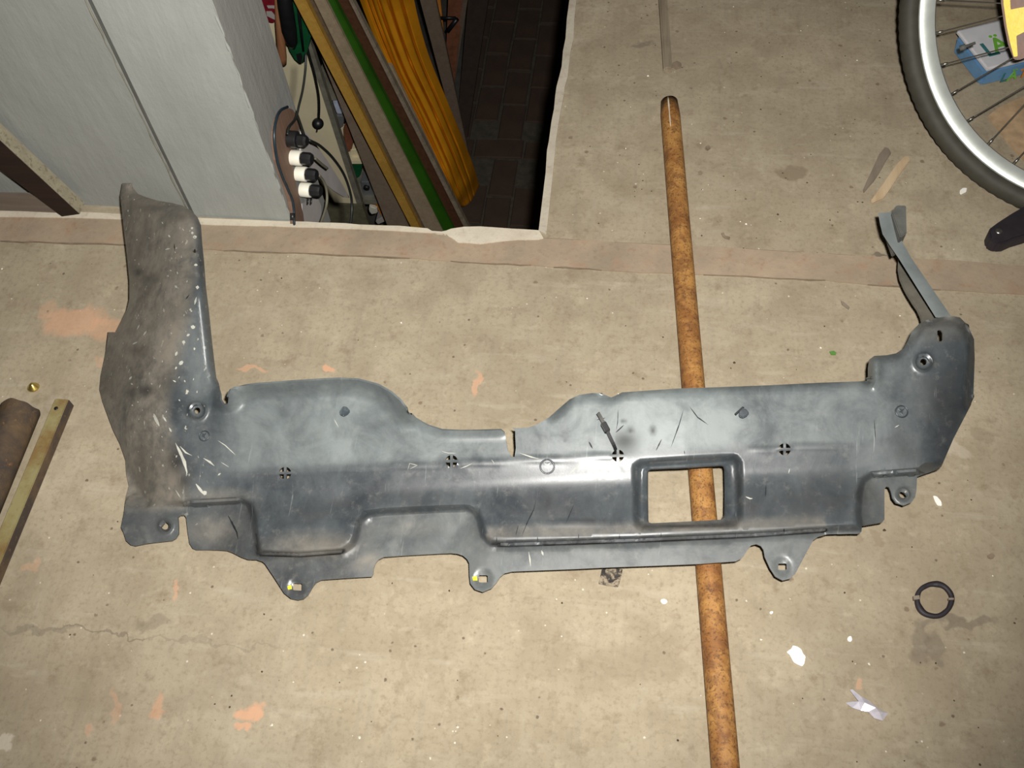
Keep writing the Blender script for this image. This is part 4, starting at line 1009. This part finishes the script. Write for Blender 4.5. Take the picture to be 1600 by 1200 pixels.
cab('cable', [(449, 167), (438, 173), (431, 190), (428.5, 215), (433, 250), (441, 275), (450, 296), (458, 318), (460, 352)], .0022, MAT['bcable'], sbk, XW+.007)
cab('cable', [(478, 84), (477, 110), (473, 140), (467, 165), (462, 185), (452, 198), (449, 210)], .0020, MAT['cable'], sbk, XW+.024)
cab('cable', [(464, 178), (470, 195), (475, 210)], .0020, MAT['cable'], sbk, XW+.024)
cab('cable', [(483, 219), (500, 228), (520, 247), (537, 272), (547, 300), (550, 325), (547, 358)], .0024, MAT['cable'], sbk, XW+.034)
cab('cable', [(498, 273), (507, 286), (511, 305), (509, 325), (500, 352)], .0022, MAT['gcable'], sbk, XW+.036)
cab('cable', [(492, 247), (502, 256), (511, 263)], .0022, MAT['gcable'], sbk, XW+.034)
tube('cable_clip', [UX(457, 333, XW+.006), UX(457, 344, XW+.006)], .004, MAT['black'], sbk, 8)
pw = prism('pale_sheet', [UX(a_, b_, XW+.004) for a_, b_ in ((472, 202), (480, 208), (494, 226), (512, 252), (530, 280), (544, 304), (546, 309), (538, 308), (522, 298), (505, 284), (488, 262), (470, 240))], (-.003, 0, 0), MAT['bladew'], None)
tag(pw, 'pale pointed plastic sheet hanging behind the plugs', 'sheet')
pp = prism('paper_sheet', [UX(a_, b_, XW+.0005) for a_, b_ in ((472, 318), (486, 312), (497, 310), (502, 322), (503, 352), (474, 352))], (-.002, 0, 0), MAT['bladew'], None)
tag(pp, 'white paper below the lowest plug at the floor edge', 'paper')
hp = empty('hanging_plug'); tag(hp, 'round black plug hanging on its own cord in front of the cream board', 'plug')
YP = 2.06; KP = 1.14
tube('cord', spline([UY(479, 70, YP), UY(484, 90, YP), UY(491, 115, YP), UY(497, 145, YP), UY(498.5, 165, YP), UY(498, 185, YP)], 8), .0032*KP, MAT['cable'], hp, 8)
hc = UY(497, 193, YP)
lathe('plug_body', [(.006*KP, -.012), (.0135*KP, -.010), (.0140*KP, .004), (.009*KP, .010), (.003, .012)], hc, Vector(CP)-hc, MAT['black'], hp, 20)
tube('pin', [UY(496, 200, YP), UY(495, 206, YP)], .002, MAT['black'], hp, 6)

# cream shelf unit
su = empty('shelf_unit'); tag(su, 'cream painted shelf unit side standing behind the hanging plug', 'shelf unit')
YS = 2.12
tr_, br_ = UY(466, 0, YS), UY(557, 318, YS)
zb = br_.z; xl = UY(405, 0, YS).x-.25; zt3 = UY(466, -220, YS).z
xr = (tr_.x+br_.x)/2
poly = [Vector((xl, YS, zt3)), UY(417, -120, YS), br_, Vector((xl, YS, zb))]
prism('side_panel', poly, (0, .02, 0), MAT['cream'], su)
prism('panel_edge', [UY(417, -120, YS+.001), UY(425, -120, YS+.001), UY(566, 318, YS+.001), br_+Vector((0, .001, 0))], (0, .019, 0), MAT['creamd'], su)
zfl = CZ
prism('lower_panel', [UY(480, 317, YS+.003), UY(566, 321, YS+.003), UY(580, 362, YS+.003), UY(590, 420, YS+.003), UY(480, 420, YS+.003)], (0, .02, 0), MAT['oliveg'], su)
def leg(px, py):
    p_ = UY(px, py, YS+.01); wbox('post', p_.x-.3, p_.x-.26, YS+.02, YS+.06, CZ+.004, p_.z, MAT['creamd'], su)
leg(557, 318)
# things on the shelves right of the panel
YB = YS+.07
def lump(name, pts, mat, label, cat, dy_=.06, bev=.004, Y=None):
    o = prism(name, [UY(a_, b_, YB if Y is None else Y) for a_, b_ in pts], (0, dy_, 0), mat, None, bev); tag(o, label, cat); return o
for yy in (252, 268, 311):
    pass
for (x0_, y0_, x1_, y1_) in ((488, 150, 560, 157), (498, 251, 590, 256), (520, 312, 620, 319)):
    prism('shelf', [UY(x0_, y0_, YB-.02), UY(x1_, y0_+1, YB-.02), UY(x1_, y1_, YB-.02), UY(x0_, y1_, YB-.02)], (0, .16, 0), MAT['cream'] if y0_ == 251 else MAT['creamd'], su)
lump('white_carton', [(519, 158), (529, 158), (536, 179), (526, 179)], MAT['bluew'], 'small pale blue white carton beside the cream shelf side', 'carton')
lump('metal_tin', [(524, 180), (537, 181), (536, 200), (529, 200)], MAT['metal'], 'small grey tin just under the pale carton', 'tin')
lump('orange_box', [(537, 200), (545, 196), (552, 218), (549, 236), (543, 240), (537, 214)], MAT['redp'], 'red orange box halfway down the shelves', 'box')
lump('cream_block', [(546, 234), (560, 233), (566, 250), (550, 251)], MAT['cream'], 'cream block lying on the middle shelf', 'block')
lump('dark_bottle', [(551, 258), (566, 257), (563, 276), (556, 280), (552, 270)], MAT['tool_g'], 'dark green bottle under the middle shelf', 'bottle')
pk = empty('metal_lock_case'); tag(pk, 'grey metal case with a round black knob near the shelf bottom', 'case')
prism('case', [UY(a_, b_, YB) for a_, b_ in ((563, 284), (583, 284), (590, 311), (568, 312))], (0, .05, 0), MAT['metal'], pk, .004)
lathe('knob', [(.010, -.004), (.010, .008), (.006, .010)], UY(573, 292, YB), (0, -1, 0), MAT['black'], pk, 16)
lump('orange_packet', [(576, 315), (592, 316), (600, 336), (595, 338), (588, 322), (578, 320)], MAT['orangep'], 'orange packet beside the foot of the brown grey plank', 'packet')
lump('white_rag', [(577, 322), (588, 326), (590, 334), (580, 336), (576, 330)], MAT['socketw'], 'small white rag below the grey metal case', 'rag')
lump('pale_book', [(586, 346), (601, 338), (604, 346), (590, 352)], MAT['bladew'], 'pale folded paper at the lowest shelf end', 'paper')

# tools hanging on the shelf side
YH = 2.04
rb = empty('hanging_bag'); tag(rb, 'dark red and white plastic bag hanging beside the pier at the top', 'bag')
prism('bag', [UY(a_, b_, YH) for a_, b_ in ((404, -40), (407, 5), (412, 22), (416, 36), (424, 38), (431, 37), (436, 30), (437, 0), (436, -40))], (0, .03, 0), MAT['red'], rb, .006)
prism('white_print', [UY(a_, b_, YH-.0015) for a_, b_ in ((417, 9), (434, 9), (435, 15), (426, 13), (419, 13))], (0, .002, 0), MAT['bladew'], rb)
prism('white_print', [UY(a_, b_, YH-.0015) for a_, b_ in ((416, 18), (424, 18), (430, 25), (432, 32), (425, 29), (417, 25))], (0, .002, 0), MAT['bladew'], rb)
dw = tube('wooden_dowel', [UY(434, -30, YH-.02), UY(437, 40, YH-.02), UY(441, 90, YH-.02), UY(442, 100, YH-.02)], [.0096, .0108, .0118, .0096], MAT['dowel'], None, 16); tag(dw, 'reddish wooden tool stick hanging between the red bag and the green tool', 'dowel')
gt = empty('green_tool'); tag(gt, 'dark green and black garden tool hanging left of the yellow plank', 'tool')
YG = YH-.03
prism('shell', [UY(a_, b_, YG) for a_, b_ in ((438, -40), (442, 30), (446, 65), (452, 82), (460, 95), (468, 102), (474, 102), (480, 80), (486, 55), (482, 40), (470, 15), (452, -40))], (0, .05, 0), MAT['tool_g'], gt, .012)
tube('grip', [UY(441, -40, YG-.012), UY(446, 10, YG-.014), UY(452, 48, YG-.014), UY(456, 66, YG-.010), UY(458, 74, YG-.002)], [.0178, .0188, .0188, .0148, .007], MAT['black'], gt, 18)
tube('slider', [UY(463, -30, YG-.004), UY(468, 30, YG-.004), UY(474, 80, YG-.004)], [.004, .0045, .003], MAT['black'], gt, 10)
prism('tip', [UY(a_, b_, YG-.003) for a_, b_ in ((459, 83), (472, 80), (476, 90), (474, 102), (467, 103), (461, 95))], (0, .045, 0), MAT['black'], gt, .006)

# planks leaning in the opening: bottom corners at the cellar floor, top corners well above the frame
def plank(name, tl, tr2, bl_, br2, zt_, zb_, th, mat, label, group=None, cat='plank', parent=None):
    q = [U(*tl, zt_), U(*tr2, zt_), U(*br2, zb_), U(*bl_, zb_)]
    nrm_ = ((q[1]-q[0]).cross(q[3]-q[0])).normalized()
    if nrm_.dot(Vector(CP)-q[0]) < 0: nrm_ = -nrm_
    o = prism(name, q, -nrm_*th, mat, parent, .002)
    if label: tag(o, label, cat, group)
    return o
def ext(p, q, y): t_ = (y-p[1])/(q[1]-p[1]); return (p[0]+(q[0]-p[0])*t_, y)
PL = []
def lean(name, L, R_, mat, label, zt_=-.15, zb_=CZ+.02, th=.02, y0=-70, y1=540, cat='plank'):
    return plank(name, ext(*L, y0), ext(*R_, y0), ext(*L, y1), ext(*R_, y1), zt_, zb_, th, mat, label, None, cat)
lean('plank', ((500, 85), (607, 358)), ((522, 85), (640, 358)), MAT['greyp'], 'brown grey sawn plank, leftmost of the leaning planks', -.30)
o = lean('plank', ((458, 0), (643, 357)), ((477, 0), (656, 357)), MAT['yellowp'], 'yellow varnished batten leaning between two brown planks', -.16)
lean('plank', ((477, 0), (656, 357)), ((490, 0), (664, 357)), MAT['brownedge'], 'narrow brown plank edge right of the yellow batten', -.19)
lean('plank', ((490, 0), (664, 357)), ((508, 0), (691, 360)), MAT['tanp'], 'tan sawn plank leaning left of the green painted plank', -.16)
lean('plank', ((508, 0), (691, 360)), ((522, 0), (710, 360)), MAT['greenp'], 'green painted plank edge in the middle of the leaning planks', -.17)
lean('plank', ((522, 0), (710, 360)), ((544, 0), (727, 360)), MAT['brownp'], 'dark brown stained plank right of the green plank', -.19)
lean('plank', ((544, 0), (727, 360)), ((550, 0), (734, 360)), MAT['stick'], 'thin grey lath along the right edge of the dark brown plank', -.17)
plank('lath', (604, 102), (611, 103), ext((604, 102), (717, 350), 540), ext((611, 103), (727, 350), 540), -.60, CZ+.05, .012, MAT['tanp'], 'short thin tan lath in front of the orange cloth', None, 'lath')
prism('brown_band', [U(a_, b_, -.70) for a_, b_ in ((549, 171), (559, 168), (561, 173), (552, 176))], (0, .002, -.004), MAT['redp'], o)
# closed orange parasol: folded cloth
LB = [(545, -60), (562, 0), (607, 110), (650, 190), (690, 275), (706, 310), (716, 322)]
RB = [(636, -60), (647, 0), (668, 80), (700, 160), (724, 218), (741, 262), (749, 290)]
LBs = spline([(a_, b_, 0) for a_, b_ in LB], 9); RBs = spline([(a_, b_, 0) for a_, b_ in RB], 9); m_ = len(LBs); nu = 61
vs = []; fs = []
for i in range(m_):
    v_ = i/(m_-1); zc = -.62+(CZ+.06+.62)*v_**.8
    for j in range(nu):
        u_ = j/(nu-1); px = LBs[i].x*(1-u_)+RBs[i].x*u_; py = LBs[i].y*(1-u_)+RBs[i].y*u_
        py += (12*math.sin(math.pi*u_)*v_**4)
        fold = .030*math.sin(math.pi*u_)
        for uc, dp_ in ((.10, .010), (.19, .012), (.36, .020), (.55, .022), (.74, .016)):
            uu = u_-(uc+.03*math.sin(3*v_+uc*9)); fold -= dp_*(1-.55*v_)*math.exp(-(uu/.022)**2)
        if v_ > .55: fold += sm(v_, .55, .9)*(.007*math.sin(34*v_+7*u_+2*math.sin(5*u_))*math.sin(math.pi*u_)**.5)
        vs.append(U(px, py, zc+fold))
nb = len(vs)
for i in range(m_):
    for j in range(nu):
        p_ = vs[i*nu+j]; vs.append(p_+(p_-Vector(CP)).normalized()*.05)
for i in range(m_-1):
    for j in range(nu-1):
        a_ = i*nu+j; fs.append((a_, a_+1, a_+nu+1, a_+nu)); fs.append((nb+a_, nb+a_+nu, nb+a_+nu+1, nb+a_+1))
for i in range(m_-1):
    for j in (0, nu-1): a_ = i*nu+j; fs.append((a_, a_+nu, nb+a_+nu, nb+a_))
for j in range(nu-1):
    for i in (0, m_-1): a_ = i*nu+j; fs.append((a_, a_+1, nb+a_+1, nb+a_))
oc = mesh('folded_parasol', vs, fs, MAT['orange'], None, True); sharp(oc, 60); tag(oc, 'folded orange cloth parasol standing behind the leaning planks', 'parasol')
# darker boards deeper down
plank('plank', (640, -60), (668, -60), (722, 250), (734, 250), -.9, CZ+.02, .02, MAT['greyp'], 'grey brown plank standing right behind the orange parasol')
plank('plank', (672, -60), (682, -60), (697, 130), (701, 130), -1.15, CZ+.2, .015, MAT['orangep'], 'narrow orange board edge at the top beside the dark boards')
plank('board', (702, -40), (728, -40), (694, 150), (708, 150), -1.2, CZ+.1, .012, MAT['redp'], 'red brown triangular board at the back of the lower level', None, 'board')
plank('board', (728, -40), (737, -40), (706, 125), (711, 125), -1.15, CZ+.1, .02, MAT['greyp'], 'thin grey lath between the red brown and dark boards', None, 'board')
plank('board', (735, -40), (769, -40), (712, 215), (730, 215), -1.3, CZ+.03, .02, MAT['darkp'], 'dark brown panel leaning beside the brick paving', None, 'board')
hk = empty('black_hook'); tag(hk, 'small black metal hook tool on the boards at the top', 'hook')
YK = U(700, 30, -1.25)[1]
tube('rod', [UY(686, 28, YK), UY(712, 28, YK)], .006, MAT['black'], hk, 8)
tube('grip', [UY(714, 30, YK), UY(700, 48, YK)], .009, MAT['black'], hk, 8)
